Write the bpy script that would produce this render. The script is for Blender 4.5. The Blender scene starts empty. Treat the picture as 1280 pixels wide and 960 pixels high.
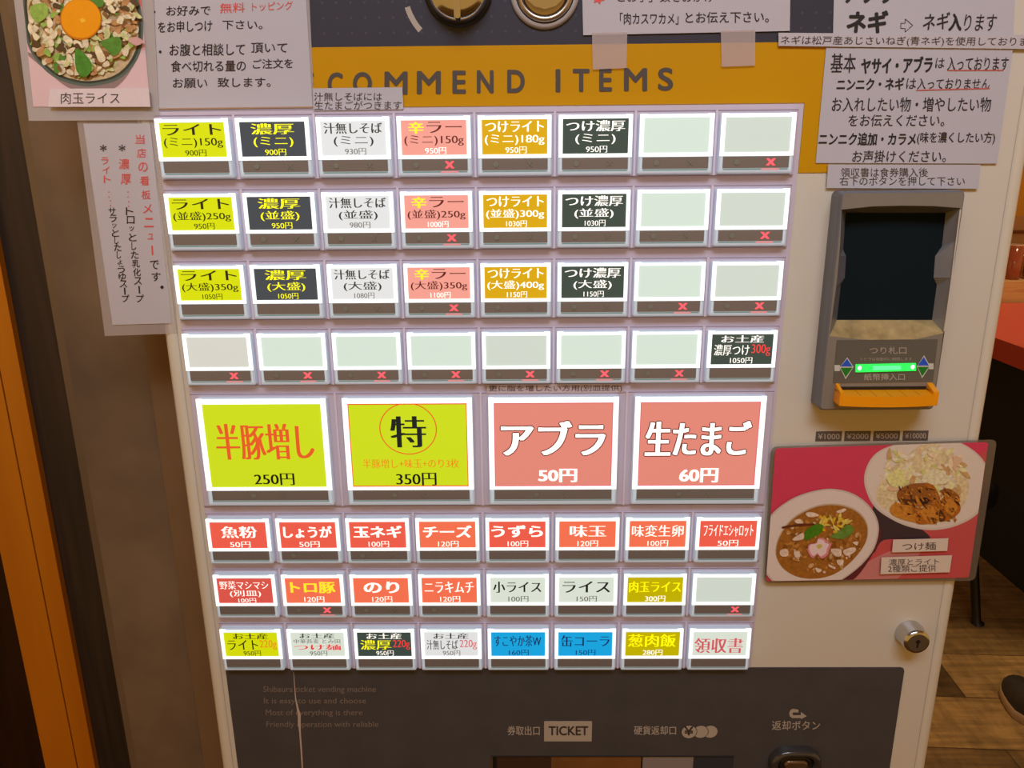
import bpy, math, random
from mathutils import Matrix, Vector

sc = bpy.context.scene
COL = sc.collection
random.seed(7)

# ------------------------------------------------------------------ camera, light, exposure
Z0 = 1.381                      # height of the top edge of the button field above the floor
FPX = 961.0
CX, CY, CZ = 0.226334, -0.030781, 0.50654
M = ((0.999910401915244, -0.008632490839926538, -0.01023074990377894),
     (-0.005527711917387854, -0.9623504016614488, 0.27175567854783855),
     (-0.012191494684962, -0.27167477712135213, -0.9623118948310885))
cam_d = bpy.data.cameras.new('camera')
cam_d.sensor_width = 36.0
cam_d.lens = FPX / 1280 * 36.0
cam_d.clip_start = 0.02
cam = bpy.data.objects.new('camera', cam_d)
COL.objects.link(cam)
def _w(v): return Vector((v[0], -v[2], v[1]))
_r, _u, _b = _w(M[0]), -_w(M[1]), -_w(M[2])
cam.matrix_world = Matrix(((_r.x, _u.x, _b.x, CX), (_r.y, _u.y, _b.y, -CZ), (_r.z, _u.z, _b.z, CY + Z0), (0, 0, 0, 1)))
sc.camera = cam

vs = sc.view_settings
vs.view_transform = 'Standard'
try: vs.look = 'None'
except Exception: pass
vs.exposure = 0.0
vs.gamma = 1.0
vs.use_curve_mapping = False

world = bpy.data.worlds.new('world')
sc.world = world
world.use_nodes = True
_bg = world.node_tree.nodes['Background']
_bg.inputs[0].default_value = (1.0, 0.52, 0.12, 1)
_bg.inputs[1].default_value = 0.53

def area(name, loc, target, sx, sy, power, color):
    l = bpy.data.lights.new(name, 'AREA')
    l.shape = 'RECTANGLE'; l.size = sx; l.size_y = sy; l.energy = power; l.color = color
    o = bpy.data.objects.new(name, l); COL.objects.link(o)
    o.location = loc
    o.rotation_euler = (Vector(target) - Vector(loc)).to_track_quat('-Z', 'Y').to_euler()
    return o
_key = area('ceiling_light_panel', (0.24, -0.9, 2.42), (0.26, 0, 1.62), 1.2, 0.5, 4.3, (0.90, 0.97, 1.08))
_key.data.spread = math.radians(75)
def spot(name, loc, target, power, angle, color, blend=0.4):
    l = bpy.data.lights.new(name, 'SPOT'); l.energy = power; l.color = color
    l.spot_size = math.radians(angle); l.spot_blend = blend; l.shadow_soft_size = 0.05
    o = bpy.data.objects.new(name, l); COL.objects.link(o); o.location = loc
    o.rotation_euler = (Vector(target) - Vector(loc)).to_track_quat('-Z', 'Y').to_euler()
    return o
spot('added_floor_spot', (1.35, 0.90, 2.45), (1.35, 0.90, 0), 80, 34, (1.0, 0.76, 0.46), 0.35)  # added spot, its narrow cone limits the lit pool on the floor
spot('added_counter_spot', (2.1, 1.9, 2.45), (2.1, 2.05, 0.8), 60, 46, (1.0, 0.76, 0.48), 0.6)  # added spot, put in to brighten the red countertop and ledge
spot('downlight_left', (-0.62, -0.45, 2.45), (-0.17, 0.05, 1.60), 34, 21, (1.0, 0.66, 0.30), 1.0)

# ------------------------------------------------------------------ materials
def lin(c):
    return tuple(((x / 255.0) / 12.92 if x / 255.0 <= 0.04045 else ((x / 255.0 + 0.055) / 1.055) ** 2.4) for x in c)
MATS = {}
def mat(name, rgb, rough=0.5, metal=0.0, emit=0.0, emit_rgb=None, var=0.0, scale=20.0, bump=0.0, spec=None, alpha=1.0, coat=0.0):
    if name in MATS: return MATS[name]
    m = bpy.data.materials.new(name); m.use_nodes = True
    nt = m.node_tree; b = nt.nodes['Principled BSDF']
    c = lin(rgb)
    b.inputs['Base Color'].default_value = (*c, 1)
    b.inputs['Roughness'].default_value = rough
    b.inputs['Metallic'].default_value = metal
    if spec is not None: b.inputs['Specular IOR Level'].default_value = spec
    if coat: b.inputs['Coat Weight'].default_value = coat; b.inputs['Coat Roughness'].default_value = 0.08
    if emit:
        b.inputs['Emission Color'].default_value = (*lin(emit_rgb or rgb), 1)
        b.inputs['Emission Strength'].default_value = emit
    if alpha < 1: b.inputs['Alpha'].default_value = alpha
    if var or bump:
        tc = nt.nodes.new('ShaderNodeTexCoord'); nz = nt.nodes.new('ShaderNodeTexNoise')
        nz.inputs['Scale'].default_value = scale; nz.inputs['Detail'].default_value = 5
        nt.links.new(tc.outputs['Object'], nz.inputs['Vector'])
        if var:
            r = nt.nodes.new('ShaderNodeValToRGB')
            r.color_ramp.elements[0].position = 0.3; r.color_ramp.elements[1].position = 0.7
            r.color_ramp.elements[0].color = (*[max(0, x * (1 - var)) for x in c], 1)
            r.color_ramp.elements[1].color = (*[min(1, x * (1 + var)) for x in c], 1)
            nt.links.new(nz.outputs['Fac'], r.inputs['Fac'])
            nt.links.new(r.outputs['Color'], b.inputs['Base Color'])
        if bump:
            bp = nt.nodes.new('ShaderNodeBump'); bp.inputs['Strength'].default_value = bump; bp.inputs['Distance'].default_value = 0.002
            nt.links.new(nz.outputs['Fac'], bp.inputs['Height']); nt.links.new(bp.outputs['Normal'], b.inputs['Normal'])
    MATS[name] = m
    return m
def glow(name, rgb, strength=0.85, base=0.35):
    """back-lit printed film: gives off light in its own colour and also takes the room's light"""
    if name in MATS: return MATS[name]
    m = mat(name, tuple(x * base ** 0.45 for x in rgb), 0.35, 0, strength, rgb)
    return m

# ------------------------------------------------------------------ geometry helpers
def at(px, py, d=0.0):
    """point of the plane d in front of the machine's face that the photograph shows at px, py"""
    c = ((px - 640) / FPX, (py - 480) / FPX, 1.0)
    r = [sum(M[k][i] * c[k] for k in range(3)) for i in range(3)]
    s = (d - CZ) / r[2]
    return (CX + s * r[0], CY + s * r[1])
def W(u, v, d=0.0): return (u, -d, Z0 + v)

_tcurve = bpy.data.curves.new('lettering', 'FONT')
_tobj = bpy.data.objects.new('lettering', _tcurve)
COL.objects.link(_tobj)
_tcurve.resolution_u = 5
_tcache = {}
def glyphs(body, off=0.0, space=1.0):
    k = (body, off, space)
    if k not in _tcache:
        _tcurve.body = body; _tcurve.offset = off; _tcurve.space_character = space
        dg = bpy.context.evaluated_depsgraph_get(); dg.update()
        me = bpy.data.meshes.new_from_object(_tobj.evaluated_get(dg))
        v = [(p.co.x, p.co.y) for p in me.vertices]; f = [tuple(q.vertices) for q in me.polygons]
        bpy.data.meshes.remove(me)
        x0 = min(p[0] for p in v); x1 = max(p[0] for p in v); y0 = min(p[1] for p in v); y1 = max(p[1] for p in v)
        v = [((p[0] - x0) / max(x1 - x0, 1e-6), (p[1] - y0) / max(y1 - y0, 1e-6)) for p in v]
        _tcache[k] = (v, f, (x1 - x0) / max(y1 - y0, 1e-6))
    return _tcache[k]

def bold_steps(rx, ry, sm, step=1.0):
    out = [(0.0, 0.0)]
    if rx > 0: out += [(rx * math.cos(t), ry * math.sin(t)) for t in [k * math.pi / 4 for k in range(8)]]
    if sm > 0:
        n = max(2, int(math.ceil(2 * sm / max(step, 1e-6))))
        out = [(x + sm * (2 * i / n - 1), y) for x, y in out for i in range(n + 1)]
    return out
ORIG = {}
class MB:
    def __init__(s): s.v = []; s.f = []; s.mi = []; s.mats = []; s.sm = []
    def m(s, mt):
        if mt not in s.mats: s.mats.append(mt)
        return s.mats.index(mt)
    def add(s, vs_, fs, mt, smooth=False):
        o = len(s.v); s.v += [tuple(p) for p in vs_]; i = s.m(mt)
        for f in fs: s.f.append(tuple(o + k for k in f)); s.mi.append(i); s.sm.append(smooth)
        return s
    def box(s, a, b, mt):
        x0, y0, z0 = a; x1, y1, z1 = b
        vs_ = [(x, y, z) for x in (x0, x1) for y in (y0, y1) for z in (z0, z1)]
        return s.add(vs_, [(0, 1, 3, 2), (4, 6, 7, 5), (0, 4, 5, 1), (2, 3, 7, 6), (0, 2, 6, 4), (1, 5, 7, 3)], mt)
    def flat(s, poly, d, mt): return s.add([W(u, v, d) for u, v in poly], [tuple(range(len(poly)))], mt)
    def plate(s, poly, d0, d1, mt, side=None, back=True):
        n = len(poly)
        s.add([W(u, v, d1) for u, v in poly], [tuple(range(n))], mt)
        vs_ = [W(u, v, d0) for u, v in poly] + [W(u, v, d1) for u, v in poly]
        fs = [(i, (i + 1) % n, n + (i + 1) % n, n + i) for i in range(n)]
        if back: fs.append(tuple(reversed(range(n))))
        return s.add(vs_, fs, side or mt)
    def loft(s, polys, mt, cap0=False, cap1=True, smooth=False):
        """polys: list of (poly, d) with equal counts, from back to front"""
        n = len(polys[0][0]); vs_ = []; fs = []
        for p, d in polys: vs_ += [W(u, v, d) for u, v in p]
        for k in range(len(polys) - 1):
            for i in range(n):
                j = (i + 1) % n; fs.append((k * n + i, k * n + j, (k + 1) * n + j, (k + 1) * n + i))
        s.add(vs_, fs, mt, smooth)
        if cap1: s.add([W(u, v, polys[-1][1]) for u, v in polys[-1][0]], [tuple(range(n))], mt)
        if cap0: s.add([W(u, v, polys[0][1]) for u, v in polys[0][0]], [tuple(range(n))], mt)
        return s
    def rbox(s, u0, v0, u1, v1, r, d0, d1, mt, bev=0.0):
        if bev <= 0: return s.plate(rrect(u0, v0, u1, v1, r), d0, d1, mt)
        b2 = bev * 0.3
        return s.loft([(rrect(u0, v0, u1, v1, r), d0), (rrect(u0, v0, u1, v1, r), d1 - bev),
                       (rrect(u0 + b2, v0 + b2, u1 - b2, v1 - b2, max(r - b2, 1e-4)), d1 - b2),
                       (rrect(u0 + bev, v0 + bev, u1 - bev, v1 - bev, max(r - bev, 1e-4)), d1)], mt, cap0=True)
    def text(s, body, u0, v0, u1, v1, d, mt, off=0.0, smear=0.0, space=1.0, grow=0.0):
        """lettering fitted to a box of the face plane; off emboldens all round, smear widens upright strokes like a Mincho face"""
        heavy = off >= 0.028
        v, f, _ = glyphs(body, -0.011 if smear > 0 and not heavy else 0.0, space)
        if smear > 0:
            off = 0.012 if heavy else 0.0
            smear = min(0.036 if heavy else 0.045, 0.012 + smear)
        hh = v1 - v0; em = (u1 - u0) / max(1, sum(0.55 if ord(c) < 256 else 1.0 for c in body))
        for k, (ex, ey) in enumerate(bold_steps(off * hh * 0.8 + grow, off * hh * 0.8 + grow, smear * em, 0.032 * em)):
            s.add([W(u0 + ex + (u1 - u0) * a, v0 + ey + (v1 - v0) * b, d + k * 1.5e-6) for a, b in v], f, mt)
        return s
    def textpx(s, body, x0, y0, x1, y1, d, mt, off=0.0, tilt=0.0, slant=0.0, space=1.0, smear=0.0):
        """lettering fitted to a box read off the photograph; tilt lifts its right end, slant leans it"""
        v, f, _ = glyphs(body, 0.0, space)
        hh = y1 - y0; em = (x1 - x0) / max(1, sum(0.55 if ord(c) < 256 else 1.0 for c in body))
        for k, (ex, ey) in enumerate(bold_steps(off * hh, off * hh, smear * em)):
            pts = []
            for a, b in v:
                x = x0 + ex + (x1 - x0) * a + slant * b; y = y1 + ey + (y0 - y1) * b - tilt * a
                pts.append(W(*at(x, y, d), d + k * 1.5e-6))
            s.add(pts, f, mt)
        return s
    def rings(s, c, axis_pts, mt, n=32, cap_end=True, cap_start=False):
        """round body on the machine's face: axis_pts = (radius, d) from back to front"""
        vs_ = []; fs = []
        for r, d in axis_pts:
            vs_ += [W(c[0] + r * math.cos(2 * math.pi * i / n), c[1] + r * math.sin(2 * math.pi * i / n), d) for i in range(n)]
        for k in range(len(axis_pts) - 1):
            for i in range(n):
                j = (i + 1) % n; fs.append((k * n + i, k * n + j, (k + 1) * n + j, (k + 1) * n + i))
        s.add(vs_, fs, mt, True)
        if cap_end:
            r, d = axis_pts[-1]
            s.add([W(c[0] + r * math.cos(2 * math.pi * i / n), c[1] + r * math.sin(2 * math.pi * i / n), d) for i in range(n)], [tuple(range(n))], mt)
        return s
    def tube(s, pts, r, mt, n=10):
        vs_ = []; fs = []
        for k, p in enumerate(pts):
            p = Vector(p); a = Vector(pts[max(k - 1, 0)]); b = Vector(pts[min(k + 1, len(pts) - 1)])
            t = (b - a).normalized(); x = t.orthogonal().normalized(); y = t.cross(x)
            rr = r[k] if isinstance(r, (list, tuple)) else r
            vs_ += [p + (x * math.cos(2 * math.pi * i / n) + y * math.sin(2 * math.pi * i / n)) * rr for i in range(n)]
        for k in range(len(pts) - 1):
            for i in range(n):
                j = (i + 1) % n; fs.append((k * n + i, k * n + j, (k + 1) * n + j, (k + 1) * n + i))
        s.add(vs_, fs, mt, True)
        s.add(vs_[:n], [tuple(range(n))], mt); s.add(vs_[-n:], [tuple(range(n))], mt)
        return s
    def lathe(s, c, prof, mt, n=28):
        vs_ = []; fs = []
        for r, z in prof: vs_ += [(c[0] + r * math.cos(2 * math.pi * i / n), c[1] + r * math.sin(2 * math.pi * i / n), c[2] + z) for i in range(n)]
        for k in range(len(prof) - 1):
            for i in range(n):
                j = (i + 1) % n; fs.append((k * n + i, k * n + j, (k + 1) * n + j, (k + 1) * n + i))
        return s.add(vs_, fs, mt, True)
    def build(s, name, parent=None, origin=None):
        if origin is None:
            origin = [sum((min(p[i] for p in s.v), max(p[i] for p in s.v))) / 2 for i in range(3)]
        me = bpy.data.meshes.new(name)
        me.from_pydata([tuple(p[i] - origin[i] for i in range(3)) for p in s.v], [], s.f)
        for m_ in s.mats: me.materials.append(m_)
        me.polygons.foreach_set('material_index', s.mi); me.polygons.foreach_set('use_smooth', s.sm)
        me.update()
        o = bpy.data.objects.new(name, me); COL.objects.link(o)
        po = (0, 0, 0)
        if parent is not None: o.parent = parent; po = ORIG[parent.name]
        o.location = [origin[i] - po[i] for i in range(3)]
        ORIG[o.name] = tuple(origin)
        return o
def empty(name, loc):
    o = bpy.data.objects.new(name, None); COL.objects.link(o); o.location = loc; ORIG[o.name] = tuple(loc)
    o.empty_display_size = 0.05
    return o
def tag(o, label=None, cat=None, group=None, kind=None):
    if label: o['label'] = label
    if cat: o['category'] = cat
    if group: o['group'] = group
    if kind: o['kind'] = kind
    return o
def struct(mb, name): return tag(mb.build(name), kind='structure')
def rrect(u0, v0, u1, v1, r, n=4):
    if r <= 0: return [(u0, v0), (u1, v0), (u1, v1), (u0, v1)]
    out = []
    for cx, cy, a0 in ((u1 - r, v0 + r, -90), (u1 - r, v1 - r, 0), (u0 + r, v1 - r, 90), (u0 + r, v0 + r, 180)):
        for k in range(n + 1):
            a = math.radians(a0 + 90 * k / n); out.append((cx + r * math.cos(a), cy + r * math.sin(a)))
    return out
def spline(pts, k=5):
    out = []; n = len(pts)
    for i in range(n):
        p0, p1, p2, p3 = pts[i - 1], pts[i], pts[(i + 1) % n], pts[(i + 2) % n]
        for j in range(k):
            t = j / k
            out.append(tuple(0.5 * (2 * p1[c] + (p2[c] - p0[c]) * t + (2 * p0[c] - 5 * p1[c] + 4 * p2[c] - p3[c]) * t * t
                                    + (3 * p1[c] - p0[c] - 3 * p2[c] + p3[c]) * t ** 3) for c in (0, 1)))
    return out
def clip(poly, quad):
    """cut a polygon to a convex quad (both in photograph coordinates, quad clockwise on screen)"""
    out = list(poly)
    for i in range(len(quad)):
        a, b = quad[i], quad[(i + 1) % len(quad)]
        side = lambda p: (b[0] - a[0]) * (p[1] - a[1]) - (b[1] - a[1]) * (p[0] - a[0])
        src, out = out, []
        for j in range(len(src)):
            p, q = src[j - 1], src[j]; sp, sq = side(p), side(q)
            if (sp >= 0) != (sq >= 0):
                t = sp / (sp - sq); out.append((p[0] + (q[0] - p[0]) * t, p[1] + (q[1] - p[1]) * t))
            if sq >= 0: out.append(q)
        if not out: return []
    return out
def px(poly, d=0.0): return [at(x, y, d) for x, y in poly]

# ------------------------------------------------------------------ the room
def plank_mat():
    m = bpy.data.materials.new('worn_wood_planks'); m.use_nodes = True
    nt = m.node_tree; b = nt.nodes['Principled BSDF']; N = nt.nodes.new; L = nt.links.new
    tc = N('ShaderNodeTexCoord'); mp = N('ShaderNodeMapping'); L(tc.outputs['Object'], mp.inputs['Vector'])
    mp.inputs['Rotation'].default_value = (0, 0, math.radians(3))
    br = N('ShaderNodeTexBrick'); br.inputs['Scale'].default_value = 1.0
    br.inputs['Brick Width'].default_value = 1.3; br.inputs['Row Height'].default_value = 0.19
    br.inputs['Mortar Size'].default_value = 0.0015
    br.inputs['Color1'].default_value = (*lin((158, 124, 74)), 1); br.inputs['Color2'].default_value = (*lin((84, 62, 34)), 1)
    br.inputs['Mortar'].default_value = (*lin((70, 45, 25)), 1)
    L(mp.outputs['Vector'], br.inputs['Vector'])
    mg = N('ShaderNodeMapping'); mg.inputs['Scale'].default_value = (5, 60, 1); L(tc.outputs['Object'], mg.inputs['Vector'])
    g = N('ShaderNodeTexNoise'); g.inputs['Scale'].default_value = 1.0; g.inputs['Detail'].default_value = 8; L(mg.outputs['Vector'], g.inputs['Vector'])
    p = N('ShaderNodeTexNoise'); p.inputs['Scale'].default_value = 4; p.inputs['Detail'].default_value = 6; L(tc.outputs['Object'], p.inputs['Vector'])
    mx = N('ShaderNodeMix'); mx.data_type = 'RGBA'; mx.blend_type = 'OVERLAY'; mx.inputs[0].default_value = 0.8
    L(br.outputs['Color'], mx.inputs[6]); L(g.outputs['Fac'], mx.inputs[7])
    m2 = N('ShaderNodeMix'); m2.data_type = 'RGBA'; m2.blend_type = 'OVERLAY'; m2.inputs[0].default_value = 0.7
    L(mx.outputs[2], m2.inputs[6]); L(p.outputs['Fac'], m2.inputs[7])
    q = N('ShaderNodeTexNoise'); q.inputs['Scale'].default_value = 14; q.inputs['Detail'].default_value = 8; q.inputs['Roughness'].default_value = .7
    mq = N('ShaderNodeMapping'); mq.inputs['Scale'].default_value = (2.4, 0.8, 1); L(tc.outputs['Object'], mq.inputs['Vector']); L(mq.outputs['Vector'], q.inputs['Vector'])
    m3 = N('ShaderNodeMix'); m3.data_type = 'RGBA'; m3.blend_type = 'OVERLAY'; m3.inputs[0].default_value = 0.85
    L(m2.outputs[2], m3.inputs[6]); L(q.outputs['Fac'], m3.inputs[7])
    L(m3.outputs[2], b.inputs['Base Color']); b.inputs['Roughness'].default_value = 0.5
    bp = N('ShaderNodeBump'); bp.inputs['Strength'].default_value = 0.3; bp.inputs['Distance'].default_value = 0.003
    L(g.outputs['Fac'], bp.inputs['Height']); L(bp.outputs['Normal'], b.inputs['Normal'])
    return m
def wood_mat(name, c1, c2, rough, sc_=(60, 60, 3), dist=2.0):
    m = bpy.data.materials.new(name); m.use_nodes = True
    nt = m.node_tree; b = nt.nodes['Principled BSDF']; N = nt.nodes.new; L = nt.links.new
    tc = N('ShaderNodeTexCoord'); mp = N('ShaderNodeMapping'); mp.inputs['Scale'].default_value = sc_
    L(tc.outputs['Object'], mp.inputs['Vector'])
    g = N('ShaderNodeTexNoise'); g.inputs['Scale'].default_value = 1.0; g.inputs['Detail'].default_value = 6; g.inputs['Distortion'].default_value = dist
    L(mp.outputs['Vector'], g.inputs['Vector'])
    r = N('ShaderNodeValToRGB'); r.color_ramp.elements[0].position = 0.32; r.color_ramp.elements[1].position = 0.68
    r.color_ramp.elements[0].color = (*lin(c1), 1); r.color_ramp.elements[1].color = (*lin(c2), 1)
    L(g.outputs['Fac'], r.inputs['Fac']); L(r.outputs['Color'], b.inputs['Base Color']); b.inputs['Roughness'].default_value = rough
    return m
FLOOR = plank_mat()
struct(MB().box((-2.2, -2.6, -0.05), (3.6, 3.6, 0.0), FLOOR), 'floor')
plaster = mat('grey_plaster', (112, 90, 66), 0.85, var=0.5, scale=7, bump=0.25)
plaster_edge = mat('grey_plaster_edge', (112, 94, 72), 0.8, var=0.15, scale=5)
tan_strip = mat('tan_board', (116, 88, 58), 0.7, var=0.12, scale=8)
dark_wood = wood_mat('dark_stained_wood', (22, 14, 10), (50, 34, 25), 0.55)
orange_wood = wood_mat('orange_varnished_wood', (176, 100, 4), (190, 112, 8), 0.4, (30, 30, 1.2), 1.0)
def xat(x, y, d): return at(x, y, d)[0]
HT = 2.5
# plastered pillar left of the machine, its chamfered edge, the tan board beside the machine
dw = -0.05
xs = [xat(150, 960, dw), xat(172, 960, dw), xat(253, 960, dw)]
mb = MB().box((xs[1], 0.05, 0), (xs[2] + 0.004, 0.33, HT), plaster)
mb.add([(xs[0], 0.066, 0), (xs[1], 0.05, 0), (xs[1], 0.05, HT), (xs[0], 0.066, HT), (xs[0], 0.33, 0), (xs[0], 0.33, HT)],
       [(0, 1, 2, 3), (4, 0, 3, 5)], plaster_edge)
struct(mb, 'wall_left')
struct(MB().box((xs[2] + 0.0045, 0.045, 0), (xat(300, 960, dw), 0.33, HT), tan_strip), 'trim_1')
x0 = xat(112, 960, -0.08)
# dark board with a slightly wavy front edge, orange post and the dark boarding behind it
mb = MB(); n = 24
vs_ = []
for i in range(n + 1):
    z = HT * i / n
    vs_ += [(x0 - 0.03, 0.08, z), (xs[0] - 0.0005 + 0.003 * math.sin(z * 7.0) - 0.003, 0.08, z), (xs[0] - 0.001, 0.33, z), (x0 - 0.03, 0.33, z)]
fs = [(4 * i + k, 4 * i + (k + 1) % 4, 4 * i + 4 + (k + 1) % 4, 4 * i + 4 + k) for i in range(n) for k in range(4)] + [(0, 1, 2, 3), (4 * n, 4 * n + 1, 4 * n + 2, 4 * n + 3)]
mb.add(vs_, fs, dark_wood)
struct(mb, 'trim_2')
do = -0.074
xr = xat(119, 960, do); xl = xat(57, 960, do); xm = xat(97, 960, do)
mb = MB().box((xl, 0.074, 0), (xm - 0.0006, 0.13, HT), orange_wood)
mb.box((xm + 0.0006, 0.074, 0), (xr, 0.13, HT), orange_wood)
mb.box((xm - 0.0006, 0.076, 0), (xm + 0.0006, 0.13, HT), dark_wood)
struct(mb, 'trim_3')
dk_gloss = wood_mat('dark_lacquered_boarding', (28, 13, 7), (44, 22, 12), 0.22)
struct(MB().box((-2.2, 0.10, 0), (xl - 0.001, 0.16, HT), dk_gloss), 'wall_front')
wall_y = mat('warm_yellow_wall', (236, 190, 92), 0.8, var=0.06, scale=6)
wall_p = mat('beige_wall_panel', (214, 176, 150), 0.7, var=0.06, scale=6)
brown = mat('brown_trim', (120, 62, 34), 0.5, var=0.2, scale=30)
YB = 2.75
zb = lambda py, y: Z0 + at(1270, py, -y)[1]
z1, z2 = zb(270, YB), zb(288, YB)
mb = MB().box((0.9, YB, z1), (3.6, YB + 0.1, HT), wall_y).box((0.9, YB, 0), (3.6, YB + 0.1, z1), wall_p)
struct(mb, 'wall_back')
struct(MB().box((0.9, YB - 0.012, z2 - 0.012), (3.6, YB - 0.0005, z2), brown), 'trim_4')
struct(MB().box((-2.2, -2.6, HT), (3.6, 3.6, HT + 0.1), mat('ceiling_paint', (214, 196, 172), 0.9, var=0.04)), 'ceiling')

# ------------------------------------------------------------------ the ticket machine
body_m = mat('off_white_painted_steel', (213, 206, 194), 0.42, var=0.015, scale=6)
edge_m = mat('off_white_edge_moulding', (218, 211, 196), 0.35, var=0.015, scale=6)
seam_m = mat('fine_seam', (184, 174, 162), 0.7)
head_m = None
def dotted_mat():
    m = bpy.data.materials.new('charcoal_dotted_film'); m.use_nodes = True
    nt = m.node_tree; b = nt.nodes['Principled BSDF']; N = nt.nodes.new; L = nt.links.new
    tc = N('ShaderNodeTexCoord'); mp = N('ShaderNodeMapping'); mp.inputs['Scale'].default_value = (118, 118, 118)
    mp.inputs['Rotation'].default_value = (0, 0, 0)
    L(tc.outputs['Object'], mp.inputs['Vector'])
    fr = N('ShaderNodeVectorMath'); fr.operation = 'FRACTION'; L(mp.outputs['Vector'], fr.inputs[0])
    sub = N('ShaderNodeVectorMath'); sub.operation = 'SUBTRACT'; sub.inputs[1].default_value = (0.5, 0.5, 0.5); L(fr.outputs[0], sub.inputs[0])
    ml = N('ShaderNodeVectorMath'); ml.operation = 'MULTIPLY'; ml.inputs[1].default_value = (1, 0, 1); L(sub.outputs[0], ml.inputs[0])
    ln = N('ShaderNodeVectorMath'); ln.operation = 'LENGTH'; L(ml.outputs[0], ln.inputs[0])
    lt = N('ShaderNodeMath'); lt.operation = 'LESS_THAN'; lt.inputs[1].default_value = 0.085; L(ln.outputs['Value'], lt.inputs[0])
    mx = N('ShaderNodeMix'); mx.data_type = 'RGBA'; L(lt.outputs[0], mx.inputs[0])
    mx.inputs[6].default_value = (*lin((60, 60, 72)), 1); mx.inputs[7].default_value = (*lin((76, 75, 85)), 1)
    L(mx.outputs[2], b.inputs['Base Color']); b.inputs['Roughness'].default_value = 0.45; b.inputs['Specular IOR Level'].default_value = 0.25
    return m
head_m = dotted_mat()
yellow_m = mat('golden_yellow_film', (204, 148, 0), 0.5, var=0.02, scale=5, spec=.2)
ink_grey = mat('charcoal_ink', (78, 70, 66), 0.6)
bed_m = mat('button_bed_plastic', (204, 194, 214), 0.38, var=0.02, scale=12)
rail_m = mat('button_bed_ridge', (222, 212, 228), 0.3)
groove_m = mat('button_bed_groove', (150, 138, 156), 0.5)
low_m = mat('charcoal_lower_film', (72, 70, 72), 0.4, var=0.08, scale=40)
low_ink = mat('pale_grey_ink', (176, 164, 152), 0.6)
low_ink2 = mat('faint_grey_ink', (128, 114, 106), 0.6)
black_m = mat('black_plastic', (22, 22, 24), 0.35)
chrome = mat('chrome', (205, 208, 212), 0.16, 1.0)
steel = mat('brushed_steel', (188, 178, 166), 0.3, 1.0)

UL, UR = -0.0162, 0.5462
BOT = -Z0
TOPV = 0.272
mach = empty('ticket_vending_machine', ((UL + UR) / 2, 0.17, 0))
tag(mach, 'off-white ticket vending machine with rows of lit menu buttons under a yellow band', 'vending machine')
mb = MB().box((UL + 0.002, 0.012, 0.03), (UR - 0.002, 0.34, Z0 + TOPV - 0.002), body_m)
mb.box((UL + 0.02, 0.03, 0.0), (UR - 0.02, 0.32, 0.031), black_m)
mb.build('cabinet', mach)
# door: flat sheet with rounded edge mouldings each side
mb = MB()
SM = 0.0105
mb.box((UL + SM, 0.0, 0.04), (UR - SM, 0.012, Z0 + TOPV), body_m)
for s_, ue in ((-1, UL), (1, UR)):
    prof = [(ue - s_ * SM, 0.0004), (ue - s_ * SM * 0.94, -0.0006), (ue - s_ * SM * 0.6, -0.0006), (ue - s_ * SM * 0.3, 0.0006), (ue - s_ * SM * 0.08, 0.0032), (ue, 0.007), (ue, 0.012)]
    vs_ = [(a, b, z) for z in (0.04, Z0 + TOPV) for a, b in prof]; k = len(prof)
    mb.add(vs_, [(i, i + 1, k + i + 1, k + i) for i in range(k - 1)], edge_m, True)
    mb.add(vs_, [tuple(range(k)), tuple(range(k, 2 * k))], edge_m)
    mb.flat([(ue - s_ * SM - 0.0002, BOT + 0.04), (ue - s_ * SM + 0.0002, BOT + 0.04), (ue - s_ * SM + 0.0002, TOPV), (ue - s_ * SM - 0.0002, TOPV)], 0.0002, seam_m)
mb.build('door_panel', mach)

# dark header with the coin slot, printed lettering band below it
HL, HR = 0.008, 0.4195
yt = lambda u: 0.0405
hp = MB().plate([(HL, 0.0405), (HR, 0.0405), (HR, 0.20), (HL, 0.20)], 0, 0.0006, head_m)
ca = at(573, -12)
arc = []
for r in (0.0305, 0.0338):
    a = [(ca[0] + r * math.cos(math.radians(t)), ca[1] + r * math.sin(math.radians(t))) for t in range(196, 226, 3)]
    arc += a if r < 0.032 else a[::-1]
hp.flat(arc, 0.0008, low_ink)
hp.build('header_panel', mach)
band = MB()
vB, vT, uI, vR = 0.0058, 0.0405, 0.4022, -0.0358
band.plate([(HL, vB), (uI, vB), (uI, vR), (HR + 0.001, vR), (HR + 0.001, vT), (HL, vT)], 0, 0.0006, yellow_m)
L0 = at(505, 106); L1 = at(843, 103)
let = {'R': 346, 'E': 384, 'C': 419, 'O': 453, 'M': 495, 'M2': 536, 'E2': 574, 'N': 606.5, 'D': 645, 'I': 697.5, 'T': 726.5, 'E3': 757, 'M3': 794.5, 'S': 832}
wid = {'R': 20, 'E': 15, 'C': 17, 'O': 22, 'M': 27, 'M2': 28, 'E2': 15, 'N': 19, 'D': 20, 'I': 4, 'T': 19, 'E3': 14, 'M3': 27, 'S': 17}
for k, cx in let.items():
    w_ = wid[k]; ym = 103.4 - (cx - 530) * 0.0145
    band.textpx(k[0], cx - w_ / 2, ym - 13.6, cx + w_ / 2, ym + 13.4, 0.0009, ink_grey, off=0.036)
band.build('headline_band', mach)

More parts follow.
